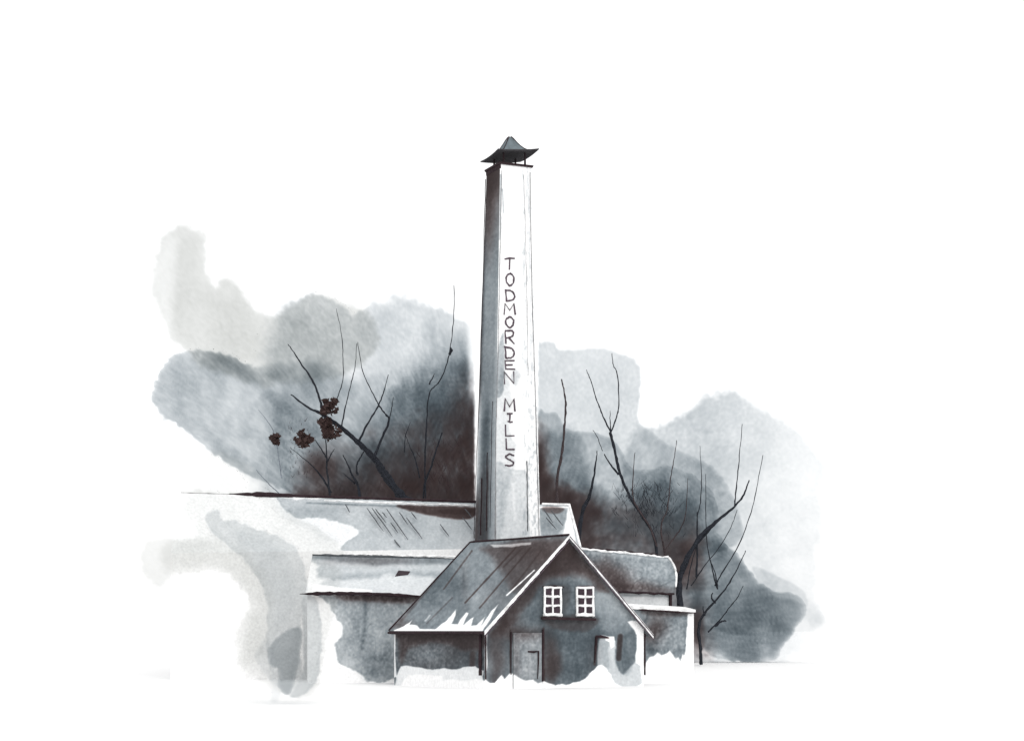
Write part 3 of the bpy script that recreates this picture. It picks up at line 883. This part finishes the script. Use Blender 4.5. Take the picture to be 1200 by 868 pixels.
# ================================================================== MISTY WOODS: real vapour bodies, thickness follows the pigment
def vapour(name, p, arr, x0, y0, step, D, mt, label, cat=None, group=None, lump=3., taper=None):
    T = arr / SIG
    T = np.where(T < .04, 0, T)
    nx, ny = T.shape
    T[0, :] = 0; T[-1, :] = 0; T[:, 0] = 0; T[:, -1] = 0
    X = p.X; Y = p.Y
    yc = D + lump * 2 * (fbm(X, Y, 90, 2, 11) - .5)
    px = (X - CX) / F * yc; pz = HC + (HY - Y) / F * yc
    cell = (T[:-1, :-1] > 0) | (T[1:, :-1] > 0) | (T[1:, 1:] > 0) | (T[:-1, 1:] > 0)
    idf = np.arange(nx * ny).reshape(nx, ny); idb = np.where(T > 0, idf + nx * ny, idf)
    front = np.stack([px, yc - T / 2, pz], -1).reshape(-1, 3); backv = np.stack([px, yc + T / 2, pz], -1).reshape(-1, 3)
    V = np.concatenate([front, backv])
    q = lambda I: np.stack([I[:-1, :-1], I[1:, :-1], I[1:, 1:], I[:-1, 1:]], -1)[cell]
    f1 = q(idf); f2 = q(idb)[:, ::-1]
    Fc = np.concatenate([f1, f2])
    used = np.unique(Fc); remap = np.full(len(V), -1); remap[used] = np.arange(len(used))
    V = V[used]; Fc = remap[Fc]
    org = np.array([V[:, 0].mean(), D, V[:, 2].min()]); V = V - org
    me = bpy.data.meshes.new(name)
    me.vertices.add(len(V)); me.vertices.foreach_set('co', V.astype(np.float32).ravel())
    # triangles, so front and back share the same diagonal
    a = Fc[:len(f1)]; b = Fc[len(f1):]
    tri = np.concatenate([a[:, [0, 1, 2]], a[:, [0, 2, 3]], b[:, [0, 1, 3]], b[:, [1, 2, 3]]])
    tri = tri[:, ::-1]
    me.loops.add(tri.size); me.loops.foreach_set('vertex_index', np.ascontiguousarray(tri).ravel().astype(np.int32))
    me.polygons.add(len(tri)); me.polygons.foreach_set('loop_start', (np.arange(len(tri)) * 3).astype(np.int32))
    me.update(calc_edges=True); me.materials.append(mt)
    me.polygons.foreach_set('use_smooth', [True] * len(tri))
    o = bpy.data.objects.new(name, me); COL.objects.link(o); o.location = tuple(org)
    return tag(o, label, cat, group, kind='stuff')


def field(x0, x1, y0, y1, step):
    X, Y = np.meshgrid(np.arange(x0, x1 + step, step), np.arange(y0, y1 + step, step), indexing='ij')
    return Pig(X.astype(float), Y.astype(float))


ST = 1.6
# ---- left wood
p = field(150, 572, 250, 640, ST)
warm = Pig(p.X, p.Y)
warm.poly([(180, 330), (186, 290), (203, 268), (233, 268), (243, 285), (240, 312), (252, 335), (262, 325), (280, 335), (296, 362), (322, 372), (345, 358), (372, 345), (400, 350), (440, 380), (420, 430), (300, 450), (216, 412), (194, 380)], .26, 5, 4)
warm.poly([(205, 300), (232, 280), (236, 330), (262, 350), (300, 380), (300, 420), (230, 415), (205, 370)], .06, 9, 3)
warm.poly([(180, 330), (190, 290), (205, 275), (205, 330), (200, 385)], -.08, 8, 3)
warm.poly([(220, 540), (240, 530), (258, 528), (300, 550), (330, 590), (260, 600), (215, 595)], .10, 5, 3)
p.poly([(322, 378), (350, 352), (372, 346), (385, 348), (400, 356), (415, 368), (440, 360), (470, 352), (500, 354), (530, 368), (548, 380), (556, 395), (557, 640), (320, 640), (312, 440)], .42, 4 + 14 * sstep(345, 315, p.X) + 5 * sstep(430, 460, p.X) * sstep(520, 480, p.X), 6)
p.poly([(440, 372), (470, 356), (515, 360), (528, 380), (520, 410), (470, 430), (440, 420)], .10, 7, 4)
p.poly([(425, 375), (475, 372), (478, 400), (440, 415), (425, 400)], .08, 6, 4)
p.poly([(183, 452), (196, 424), (222, 412), (250, 412), (275, 420), (300, 430), (330, 432), (350, 440), (372, 430), (400, 445), (425, 452), (470, 436), (500, 420), (552, 410), (557, 620), (360, 620), (340, 578), (300, 560), (272, 545), (250, 530), (225, 508), (196, 490), (181, 470)], .62, 1.6 + 16 * sstep(285, 360, p.X) * sstep(530, 500, p.Y), 3.5, rim=.16)
p.poly([(240, 412), (262, 416), (290, 430), (315, 455), (330, 472), (318, 474), (296, 452), (262, 428)], .34, 6, 3)
p.poly([(330, 432), (345, 425), (370, 425), (400, 438), (420, 455), (395, 470), (360, 462), (340, 448)], .38, 9, 4)
p.poly([(250, 440), (285, 450), (315, 480), (318, 520), (300, 532), (270, 525), (248, 495)], -.05, 9, 4)
p.poly([(186, 452), (200, 425), (240, 415), (300, 440), (330, 480), (330, 540), (280, 540), (240, 515), (200, 485)], .14, 6, 3)
p.poly([(190, 440), (212, 425), (235, 430), (240, 470), (215, 480), (195, 465)], .08, 8, 3)
p.poly([(240, 500), (260, 515), (300, 540), (340, 575), (330, 585), (290, 556), (250, 525)], .22, 4, 3)
p.poly([(318, 478), (345, 470), (375, 480), (390, 520), (380, 585), (345, 585), (330, 560), (322, 520)], .40, 12, 5)
p.poly([(405, 470), (440, 450), (465, 448), (460, 480), (440, 510), (415, 510)], -.25, 9, 3, rim=0)
p.poly([(480, 440), (520, 430), (557, 440), (557, 620), (360, 620), (390, 560), (430, 520), (455, 480)], .62, 16, 6)
p.poly([(392, 600), (400, 560), (440, 528), (480, 500), (520, 470), (557, 480), (557, 620), (392, 620)], .62, 16, 6)
p.blob(505, 405, 18, 24, .35); p.blob(548, 450, 10, 34, .45); p.blob(520, 460, 30, 30, .15); p.blob(468, 540, 16, 14, .45); p.blob(505, 385, 6, 22, .16)
p.blob(415, 545, 30, 20, .35)
p.r = p.r * 0
p.poly([(372, 620), (372, 580), (384, 548), (420, 552), (450, 548), (478, 520), (510, 518), (528, 490), (552, 465), (557, 450), (557, 620)], .75, 13, 5, 'r')
p.poly([(340, 620), (345, 577), (372, 572), (430, 572), (480, 556), (520, 530), (557, 505), (557, 620)], 1.35, 10, 4, 'r')
p.blob(538, 485, 12, 16, .55, 'r'); p.blob(500, 504, 8, 10, .45, 'r'); p.blob(435, 510, 9, 11, .5, 'r'); p.blob(545, 540, 22, 30, .5, 'r')
p.blob(376, 550, 18, 13, 1.5, 'r')
# dry-brush speckle
p.poly([(345, 620), (350, 560), (380, 530), (420, 500), (455, 470), (490, 445), (520, 440), (557, 425), (557, 620)], .40, 18, 6)
p.poly([(400, 620), (405, 570), (430, 545), (455, 505), (485, 490), (520, 478), (540, 450), (557, 440), (557, 620)], .75, 15, 6, 'r')
p.poly([(350, 620), (352, 574), (400, 562), (440, 545), (480, 535), (520, 515), (557, 490), (557, 620)], .6, 12, 5, 'r')
spk = sstep(.62, .72, fbm(p.X * 1.3, p.Y * .55, 3.2, 2, 201))
reg = np.exp(-(((p.X - 350) / 45) ** 2 + ((p.Y - 520) / 50) ** 2) ** 2) + .9 * np.exp(-(((p.X - 490) / 60) ** 2 + ((p.Y - 480) / 50) ** 2) ** 2)
p.b = p.b + .45 * spk * reg
fine = fbm(p.X * 1.5 + p.Y * .5, p.Y * .6, 4, 2, 205) - .5
p.r = p.r * (1 + 1.1 * fine + 1.3 * (fbm(p.X, p.Y, 22, 3, 301) - .5) + .5 * (fbm(p.X, p.Y * .35, 6, 2, 307) - .5))
p.b = p.b * (1 + .7 * (fbm(p.X, p.Y * .6, 16, 4, 309) - .5) * sstep(400, 470, p.Y))
p.poly([(345, 600), (345, 560), (370, 530), (400, 520), (440, 530), (460, 560), (460, 600)], .45, 12, 6, 'r')
warm.b = warm.b * 1.4
edge = sstep(557.5, 553, p.X + p.f1 * 1.5 + np.clip((p.Y - 400), 0, 300) * .0)
halo = 1 - .75 * sstep(544, 553, p.X) * sstep(485, 455, p.Y)
p.b = p.b * edge * halo; p.r = p.r * edge * halo
p.grain(.15); warm.grain(.09)
settle(p, 3.6)
vapour('misty_wood', p, np.clip(p.b, 0, None), 0, 0, ST, 171, V_BLUE, 'blue grey misty wood rising behind the long mill roof, left of the chimney')
vapour('brown_thicket', p, np.clip(p.r, 0, None), 0, 0, ST, 171, V_BROWN, 'dark brown thicket low against the long mill ridge, left of the chimney')
vapour('pale_mist', warm, np.clip(warm.b, 0, None), 0, 0, ST, 176, V_WARM, 'pale warm mist rising at the far upper left')

# ---- right wood
p = field(618, 1000, 395, 800, ST)
p.poly([(630, 425), (634, 402), (650, 402), (660, 410), (700, 409), (735, 417), (750, 432), (750, 462), (748, 490), (762, 505), (780, 520), (845, 560), (860, 640), (700, 660), (625, 660)], .46, 1.8, 1.6, rim=.06)
w2 = p.sd([(748, 500), (770, 495), (795, 488), (812, 474), (835, 462), (857, 457), (872, 466), (895, 482), (925, 500), (955, 530), (968, 560), (960, 640), (955, 700), (968, 722), (955, 742), (925, 770), (850, 774), (800, 700), (740, 600), (735, 520)], 5)
m_ = sstep(-5, 7, w2) * (.34 + .66 * sstep(970, 800, p.X + .15 * (p.Y - 500)))
p.b = p.b + .54 * m_
p.poly([(800, 480), (857, 462), (900, 500), (890, 560), (850, 620), (800, 560), (770, 520)], .10, 16, 5)
p.poly([(631, 495), (640, 484), (652, 484), (663, 505), (690, 508), (716, 516), (738, 546), (752, 550), (790, 550), (812, 558), (830, 572), (840, 600), (838, 622), (852, 642), (866, 652), (878, 672), (902, 690), (925, 695), (940, 705), (942, 720), (920, 752), (905, 772), (870, 775), (832, 770), (810, 740), (700, 690), (631, 660)], .55, 1.3, 2.2, rim=.20)
p.poly([(670, 508), (700, 515), (735, 545), (720, 575), (700, 560), (690, 530)], -.12, 6, 3)
p.poly([(631, 520), (650, 508), (672, 510), (690, 560), (720, 578), (760, 565), (800, 575), (815, 610), (800, 645), (820, 690), (815, 775), (700, 700), (631, 660)], .72, 9, 5)
p.poly([(815, 640), (840, 636), (862, 652), (878, 675), (900, 692), (928, 706), (936, 722), (905, 765), (870, 773), (835, 768), (812, 740)], .62, 3, 3, rim=.12)
p.poly([(838, 690), (900, 700), (915, 730), (890, 768), (840, 765)], .28, 10, 4); p.blob(865, 738, 34, 20, .45)
p.blob(860, 768, 26, 5, -.35)
p.poly([(880, 665), (900, 670), (938, 690), (945, 712), (920, 705), (895, 690)], .22, 1.5, 2)
p.blob(954, 722, 16, 12, .18, p=1.6)
p.poly([(817, 768), (835, 768), (850, 776), (842, 783), (825, 780)], .3, 1.5, 1.5)
p.r = p.r * 0
p.poly([(631, 520), (640, 530), (648, 560), (690, 575), (705, 585), (720, 640), (790, 640), (812, 600), (822, 650), (820, 700), (832, 730), (832, 762), (812, 775), (700, 700), (631, 670)], .50, 10, 5, 'r')
p.poly([(628, 545), (655, 565), (690, 588), (700, 600), (690, 620), (668, 640), (628, 640)], 1.2, 8, 4, 'r')
p.blob(634, 540, 8, 24, .8, 'r'); p.blob(720, 634, 50, 8, .7, 'r'); p.blob(788, 645, 16, 16, 1.0, 'r'); p.blob(800, 660, 14, 30, .7, 'r')
p.blob(818, 738, 7, 22, 1.8, 'r', p=1.5, wob=.2); p.blob(750, 600, 40, 20, .25, 'r')
p.poly([(628, 560), (650, 565), (680, 585), (720, 590), (760, 590), (800, 600), (815, 630), (818, 690), (700, 690), (628, 660)], .55, 12, 5, 'r')
p.poly([(628, 500), (636, 510), (645, 550), (680, 580), (700, 610), (690, 650), (628, 650)], .8, 9, 5, 'r')
p.blob(700, 605, 30, 20, .3); p.blob(760, 610, 40, 20, .25)
spk = sstep(.60, .70, fbm(p.X * 1.7, p.Y * .6, 3.2, 2, 211)); reg = np.exp(-(((p.X - 765) / 52) ** 2 + ((p.Y - 595) / 38) ** 2) ** 2)
p.b = p.b + .6 * spk * reg
p.r = p.r * (1 + 1.2 * (fbm(p.X, p.Y, 24, 3, 401) - .5) + .7 * (fbm(p.X, p.Y * .5, 6, 2, 407) - .5))
p.b = p.b * (1 + .7 * (fbm(p.X, p.Y * .7, 18, 4, 409) - .5) * sstep(490, 560, p.Y))
edge = sstep(629, 632, p.X + p.f1 * 2)
lowcut = sstep(778, 773, p.Y + p.f2 * 4)
p.b = p.b * edge * lowcut; p.r = p.r * edge * lowcut
p.grain(.15)
settle(p, 3.6)
vapour('misty_wood', p, np.clip(p.b, 0, None), 0, 0, ST, 171, V_BLUE, 'blue grey misty wood stepping down to the snow, right of the chimney')
vapour('brown_thicket', p, np.clip(p.r, 0, None), 0, 0, ST, 171, V_BROWN, 'dark brown thicket close behind the slate shed, right of the chimney')

# ---- lower left mist in the open snow field
p = field(150, 410, 560, 840, ST)
warm = Pig(p.X, p.Y)
warm.poly([(214, 590), (240, 578), (300, 580), (345, 600), (400, 640), (398, 655), (372, 655), (400, 668), (398, 690), (388, 740), (372, 800), (345, 816), (300, 796), (280, 775), (278, 745), (290, 715), (286, 690), (262, 672), (235, 668), (205, 678), (185, 684), (165, 668), (168, 640), (190, 630), (225, 625)], .16, 3, 4)
warm.poly([(190, 640), (240, 630), (290, 650), (315, 690), (316, 760), (300, 780), (285, 765), (296, 715), (280, 680), (240, 662), (200, 672)], .14, 8, 4)
p.poly([(240, 608), (252, 600), (262, 612), (280, 610), (300, 622), (330, 630), (352, 650), (358, 700), (352, 745), (350, 790), (335, 810), (318, 790), (316, 745), (312, 706), (298, 668), (275, 645), (252, 628)], .26, 1.5, 3.5, rim=.10)
p.poly([(280, 625), (310, 630), (340, 660), (345, 720), (325, 740), (318, 700), (300, 660)], .12, 8, 4)
p.poly([(300, 575), (345, 585), (395, 600), (420, 620), (395, 640), (345, 610)], .10, 6, 4)
p.poly([(318, 758), (330, 743), (352, 736), (354, 752), (349, 775), (340, 808), (332, 812), (326, 800), (327, 782), (318, 778)], .50, 1.2, 2, rim=.22)
p.poly([(357, 700), (372, 705), (377, 735), (377, 762), (370, 795), (355, 812), (340, 815), (350, 795), (357, 768)], .32, 1.2, 2, rim=.20)
p.poly([(300, 770), (316, 745), (318, 790), (328, 805), (324, 822), (316, 818), (318, 800)], .18, 2, 2)
warm.b = warm.b * 1.15
lc = sstep(826, 820, p.Y)
p.b *= lc; p.grain(.07); warm.grain(.09)
vapour('ground_mist', p, np.clip(p.b, 0, None), 0, 0, ST, 96, V_BLUE, 'blue grey streak of mist drooping to the snow at lower left', lump=1.5)
vapour('pale_mist', warm, np.clip(warm.b, 0, None), 0, 0, ST, 99, V_WARM, 'pale warm mist low over the open snow at lower left', lump=1.5)

# ================================================================== TREES
def branch(mbx, pts, r0, r1, D, seed, taper=1.):
    rnd = random.Random(seed)
    sp = smooth_loop(pts, False, 6); n = len(sp); out = []; rad = []; d = D
    k1, k2 = rnd.uniform(-1, 1), rnd.uniform(-1, 1)
    for i, q in enumerate(sp):
        t = i / (n - 1)
        d = D + 1.2 * k1 * t + .5 * k2 * math.sin(t * 5)
        out.append(at(q[0] + rnd.uniform(-.35, .35), q[1] + rnd.uniform(-.35, .35), d))
        rad.append((r0 + (r1 - r0) * t ** taper) * rnd.uniform(.78, 1.2) * d / F)
    mbx.tube(out, rad, 5)


def tree(name, D, label, base, trunk, limbs, group='bare trees among the misty wood', bark=None, clumps=()):
    bark = bark or M_BARK
    o = thing(name, at(base[0], HY + (HC - .3) * F / D, D), label, 'tree', group)
    m = MB(); branch(m, trunk[0], trunk[1], trunk[2], D, hash(name) % 7 + int(base[0])); m.build('trunk', bark, o)
    for i, (pts, r0, r1) in enumerate(limbs):
        m = MB(); branch(m, pts, r0, r1, D, int(base[0]) * 31 + i); m.build('branch', bark, o)
    for (cx, cy, r) in clumps:
        m = MB(); rnd = random.Random(int(cx)); c = at(cx, cy, D - .2)
        subs = [(np.array([rnd.uniform(-.75, .75), rnd.uniform(-.4, .4), rnd.uniform(-.75, .75)]) * .8, rnd.uniform(.3, .62)) for _ in range(7)]
        for k in range(int(190 * (r / 10) ** 1.5) + 40):
            while True:
                v = np.array([rnd.uniform(-1, 1) for _ in range(3)])
                if np.linalg.norm(v) < 1:
                    break
            rr_ = r * D / F
            sc_, sr_ = subs[k % 7]
            pos = c + (sc_ + v * sr_) * rr_ * 1.15
            a = unit([rnd.gauss(0, 1), rnd.gauss(0, .5), rnd.gauss(0, 1)]); b = unit(np.cross(a, [rnd.gauss(0, 1), 1.5, rnd.gauss(0, 1)]))
            s = rnd.uniform(.14, .32)
            m.raw([pos - a * s, pos + b * s * .55, pos + a * s, pos - b * s * .55], [(0, 1, 2, 3)])
        m.build('foliage', M_LEAF, o)
    return o


GY = lambda D: HY + (HC - .3) * F / D
DT = 164.
tree('leaning_tree', DT, 'leaning dark tree with brown leaf clumps over the long mill ridge', (462, 0),
     ([(560, GY(DT)), (500, 615), (472, 582), (456, 562), (447, 549), (438, 536), (419, 517), (400, 501), (379, 486), (361, 477), (341, 462)], 7.2, .7),
     [([(379, 486), (374, 465), (366, 445), (352, 425), (344, 412), (337, 403)], 1.9, .4),
      ([(420, 518), (430, 498), (442, 478), (450, 458), (455, 439)], 1.5, .35),
      ([(438, 537), (447, 515), (456, 493), (452, 485)], 2.0, .9),
      ([(454, 488), (445, 476), (439, 465), (430, 447), (424, 430), (419, 401)], 1.0, .35),
      ([(400, 500), (405, 476), (410, 455), (416, 430), (418, 402)], .9, .3),
      ([(394, 470), (402, 445), (402, 420), (400, 390), (394, 362)], .7, .3),
      ([(456, 492), (459, 478), (461, 465)], .7, .3),
      ([(419, 556), (418, 545), (424, 533), (430, 524)], 1.4, .5)],
     clumps=((386, 476, 9.5), (388, 504, 11), (380, 497, 7.5), (358, 513, 10.5), (323, 515, 6)))
tree('low_sapling', DT, 'low forked sapling between the leaning trunk and the outer brown clumps', (384, 0),
     ([(392, GY(DT)), (390, 640), (386, 575), (383, 550), (383, 538), (382, 515)], 1.6, .8),
     [([(384, 540), (378, 528), (369, 515)], 1.0, .4), ([(384, 540), (388, 532), (392, 526)], .9, .4), ([(388, 577), (378, 560), (370, 550), (361, 541), (340, 524)], 1.4, .3)],
     clumps=())
tree('low_sapling', DT, 'thin dark sapling rooted under the leaning trunk behind the mill ridge', (421, 0),
     ([(428, GY(DT)), (426, 640), (421, 575), (413, 557), (408, 545), (402, 533)], 2.2, .6),
     [([(416, 566), (409, 560), (402, 554)], 1.3, .4)])
tree('slender_tree', DT, 'slender bare tree with one tall thin stem just left of the chimney', (505, 0),
     ([(500, GY(DT)), (502, 640), (498, 560), (500, 500), (503, 462), (514, 448), (522, 432), (527, 412), (530, 390), (532, 368), (532, 334)], 1.1, .45),
     [([(527, 415), (529, 411), (528, 408)], 1.7000000000000002, 1.53), ([(503, 450), (507, 443), (509, 438)], 1.0, .4)], bark=M_BARK)
tree('slender_tree', DT, 'short bare sapling low in the brown thicket left of the chimney', (497, 0),
     ([(500, GY(DT)), (499, 640), (497, 575), (506, 545), (512, 525), (518, 507)], 1.6, 0.85),
     [([(492, 560), (486, 536), (480, 522), (474, 507)], .9, .3), ([(474, 530), (475, 512), (481, 494)], .8, .3)], bark=M_BARK)
tree('slender_tree', DT, 'faint thin sapling leaning left at the outer edge of the left wood', (330, 0),
     ([(340, GY(DT)), (338, 640), (330, 585), (316, 568), (307, 558), (300, 550)], .8, .3), [([(330, 560), (324, 520), (318, 500), (303, 480)], .7, .25)], bark=M_BARKP)

DR = 162.
tree('bare_tree', DR, 'single bare stem rising just right of the chimney', (654, 0),
     ([(655, GY(DR)), (655, 640), (653, 566), (657, 540), (660, 519), (662, 495), (663, 474), (661, 458), (658, 444)], 2.3, .8), [], bark=M_BARKB)
tree('bare_tree', DR, 'short curved dark stem above the end of the long mill roof', (681, 0),
     ([(676, GY(DR)), (677, 660), (682, 603), (690, 584), (695, 564), (698, 545), (700, 528)], 3.6, .5), [])
tree('bare_tree', DR, 'tall forked bare tree with two long upper stems right of the chimney', (768, 0),
     ([(775, GY(DR)), (772, 690), (768, 634), (754, 606), (742, 588), (732, 568), (725, 548), (720, 526), (715, 506)], 1.9, 1.87),
     [([(716, 507), (722, 490), (725, 474), (724, 441), (719, 428), (717, 414)], 1.0, .45),
      ([(716, 507), (707, 488), (700, 470), (693, 448), (687, 433)], 1.0, .45),
      ([(716, 510), (715, 495), (715, 481)], .8, .3), ([(725, 556), (716, 545), (708, 532)], 1.5, .6), ([(706, 528), (700, 512), (695, 504)], .5, .3)], bark=M_BARK)
tree('bare_tree', DR, 'slim bare tree with parallel upright stems above the slate shed', (779, 0),
     ([(782, GY(DR)), (781, 700), (779, 650), (775, 625), (776, 610), (782, 596), (786, 560), (790, 538), (793, 516)], 1.5, .35),
     [([(770, 640), (762, 618), (748, 596), (742, 583), (742, 560), (744, 530)], 1.3, .4),
      ([(779, 645), (790, 630), (798, 618), (804, 600), (806, 560)], 1.0, .35)], bark=M_BARKB)
tree('bare_tree', DR, 'thick leaning bare tree with a crooked limb right of the slate shed', (797, 0),
     ([(800, GY(DR)), (799, 730), (796, 690), (799, 668), (806, 652), (821, 628), (842, 609), (860, 594), (872, 579), (878, 562)], 4.2, .7),
     [([(800, 672), (812, 644), (830, 622), (848, 604), (861, 593)], 2.2, .8),
      ([(861, 593), (863, 570), (866, 540), (870, 497)], .9, .4),
      ([(810, 686), (825, 664), (845, 638), (857, 616), (864, 597)], .8, .35),
      ([(816, 676), (817, 650), (817, 600)], 1.4, .8), ([(817, 604), (821, 588), (822, 560), (820, 522)], .8, .3),
      ([(805, 690), (810, 662), (816, 640)], .8, .4)], bark=M_BARK)
tree('bare_tree', DR, 'bare tree with a brown stump at the right end, arching up from the snow', (822, 0),
     ([(822, GY(DR)), (821, 760), (819, 735), (826, 718), (847, 694), (862, 670), (874, 645)], 2.4, .5),
     [([(830, 740), (840, 730), (856, 710), (864, 700), (871, 686)], 1.0, .4), ([(838, 734), (845, 728), (851, 727)], 1.6, 0.85),
      ([(838, 686), (848, 668), (866, 638), (880, 600), (888, 565), (894, 533)], .9, .35),
      ([(840, 688), (834, 664), (828, 630), (827, 590), (827, 555)], .9, .3), ([(841, 690), (838, 672), (834, 660)], 1.2, .4),
      ([(838, 706), (834, 700), (835, 694)], 1.3, .6), ([(826, 720), (824, 714), (824, 710)], 1.1, .5)], bark=M_BARK)

# fine brush twigs in the woods
def twigs(name, boxes, D, label, seed):
    rnd = random.Random(seed); m = MB()
    for (x0, x1, y0, y1, n, ln) in boxes:
        for k in range(n):
            X = (rnd.random() + rnd.random()) / 2 * (x1 - x0) + x0; Y = rnd.uniform(y0, y1); l = ln * rnd.uniform(.4, 1.2); a = rnd.gauss(0, .45)
            d = D + rnd.uniform(-1, 1); r = rnd.uniform(.2, .42) * D / F
            q = [at(X, Y, d), at(X + a * l * .5 + rnd.uniform(-.6, .6), Y - l * .5, d), at(X + a * l, Y - l, d + .3)]
            m.tube(q, [r, r * .8, r * .4], 3)
    return m.build(name, M_INK if seed == 5 else M_BARK, kind='stuff', label=label)


twigs('brush_twigs', [(712, 800, 568, 605, 190, 9), (720, 812, 600, 632, 60, 8)], 166, 'fine dark brush twigs in the wood above the slate shed', 4)
twigs('brush_twigs', [(470, 550, 520, 580, 60, 9), (330, 375, 490, 560, 50, 4)], 166, 'fine dark brush twigs above the long mill ridge', 5)

# ================================================================== SKY, SUN, CAMERA
sun_el, sun_az = R(42), R(158)        # azimuth clockwise from +Y (north): right and behind the camera
w = bpy.data.worlds.new('World'); sc.world = w; w.use_nodes = True; nt = w.node_tree; nt.nodes.clear()
out = nt.nodes.new('ShaderNodeOutputWorld')
sky = nt.nodes.new('ShaderNodeTexSky'); sky.sky_type = 'NISHITA'; sky.sun_disc = False
sky.sun_elevation = sun_el; sky.sun_rotation = sun_az; sky.dust_density = 3
b1 = nt.nodes.new('ShaderNodeBackground'); b1.inputs['Strength'].default_value = .025
hs = nt.nodes.new('ShaderNodeHueSaturation'); hs.inputs['Saturation'].default_value = .15
nt.links.new(sky.outputs[0], hs.inputs['Color']); nt.links.new(hs.outputs[0], b1.inputs['Color'])
b2 = nt.nodes.new('ShaderNodeBackground'); b2.inputs['Strength'].default_value = .975
tc = nt.nodes.new('ShaderNodeTexCoord'); nz = nt.nodes.new('ShaderNodeTexNoise'); nz.inputs['Scale'].default_value = 3.; nz.inputs['Detail'].default_value = 6
mr = nt.nodes.new('ShaderNodeMapRange'); mr.inputs['To Min'].default_value = .955; mr.inputs['To Max'].default_value = 1.035
nt.links.new(tc.outputs['Generated'], nz.inputs['Vector']); nt.links.new(nz.outputs['Fac'], mr.inputs['Value'])
cb = nt.nodes.new('ShaderNodeCombineColor')
for k in range(3):
    nt.links.new(mr.outputs[0], cb.inputs[k])
nt.links.new(cb.outputs[0], b2.inputs['Color'])
ad = nt.nodes.new('ShaderNodeAddShader'); nt.links.new(b1.outputs[0], ad.inputs[0]); nt.links.new(b2.outputs[0], ad.inputs[1]); nt.links.new(ad.outputs[0], out.inputs['Surface'])

sl_ = bpy.data.lights.new('sun', 'SUN'); sl_.energy = .8; sl_.angle = R(40); sl_.color = (1, .985, .96)
so = bpy.data.objects.new('sun', sl_); COL.objects.link(so)
from mathutils import Vector
dv = Vector((math.sin(sun_az) * math.cos(sun_el), math.cos(sun_az) * math.cos(sun_el), math.sin(sun_el)))
so.rotation_euler = dv.to_track_quat('Z', 'Y').to_euler(); so.location = dv * 50

cam = bpy.data.cameras.new('camera'); co = bpy.data.objects.new('camera', cam); COL.objects.link(co)
co.location = (0, 0, HC); co.rotation_euler = (R(90), 0, 0)
cam.sensor_width = 36; cam.lens = 36 * F / 1200.; cam.shift_x = 0; cam.shift_y = (HY - 434) / 1200.
cam.clip_start = .5; cam.clip_end = 6000
sc.camera = co
vs = sc.view_settings; vs.view_transform = 'Standard'; vs.look = 'None'; vs.exposure = .13; vs.gamma = 1; vs.use_curve_mapping = False
sc.cycles.max_bounces = 6; sc.cycles.transparent_max_bounces = 32; sc.cycles.volume_bounces = 0
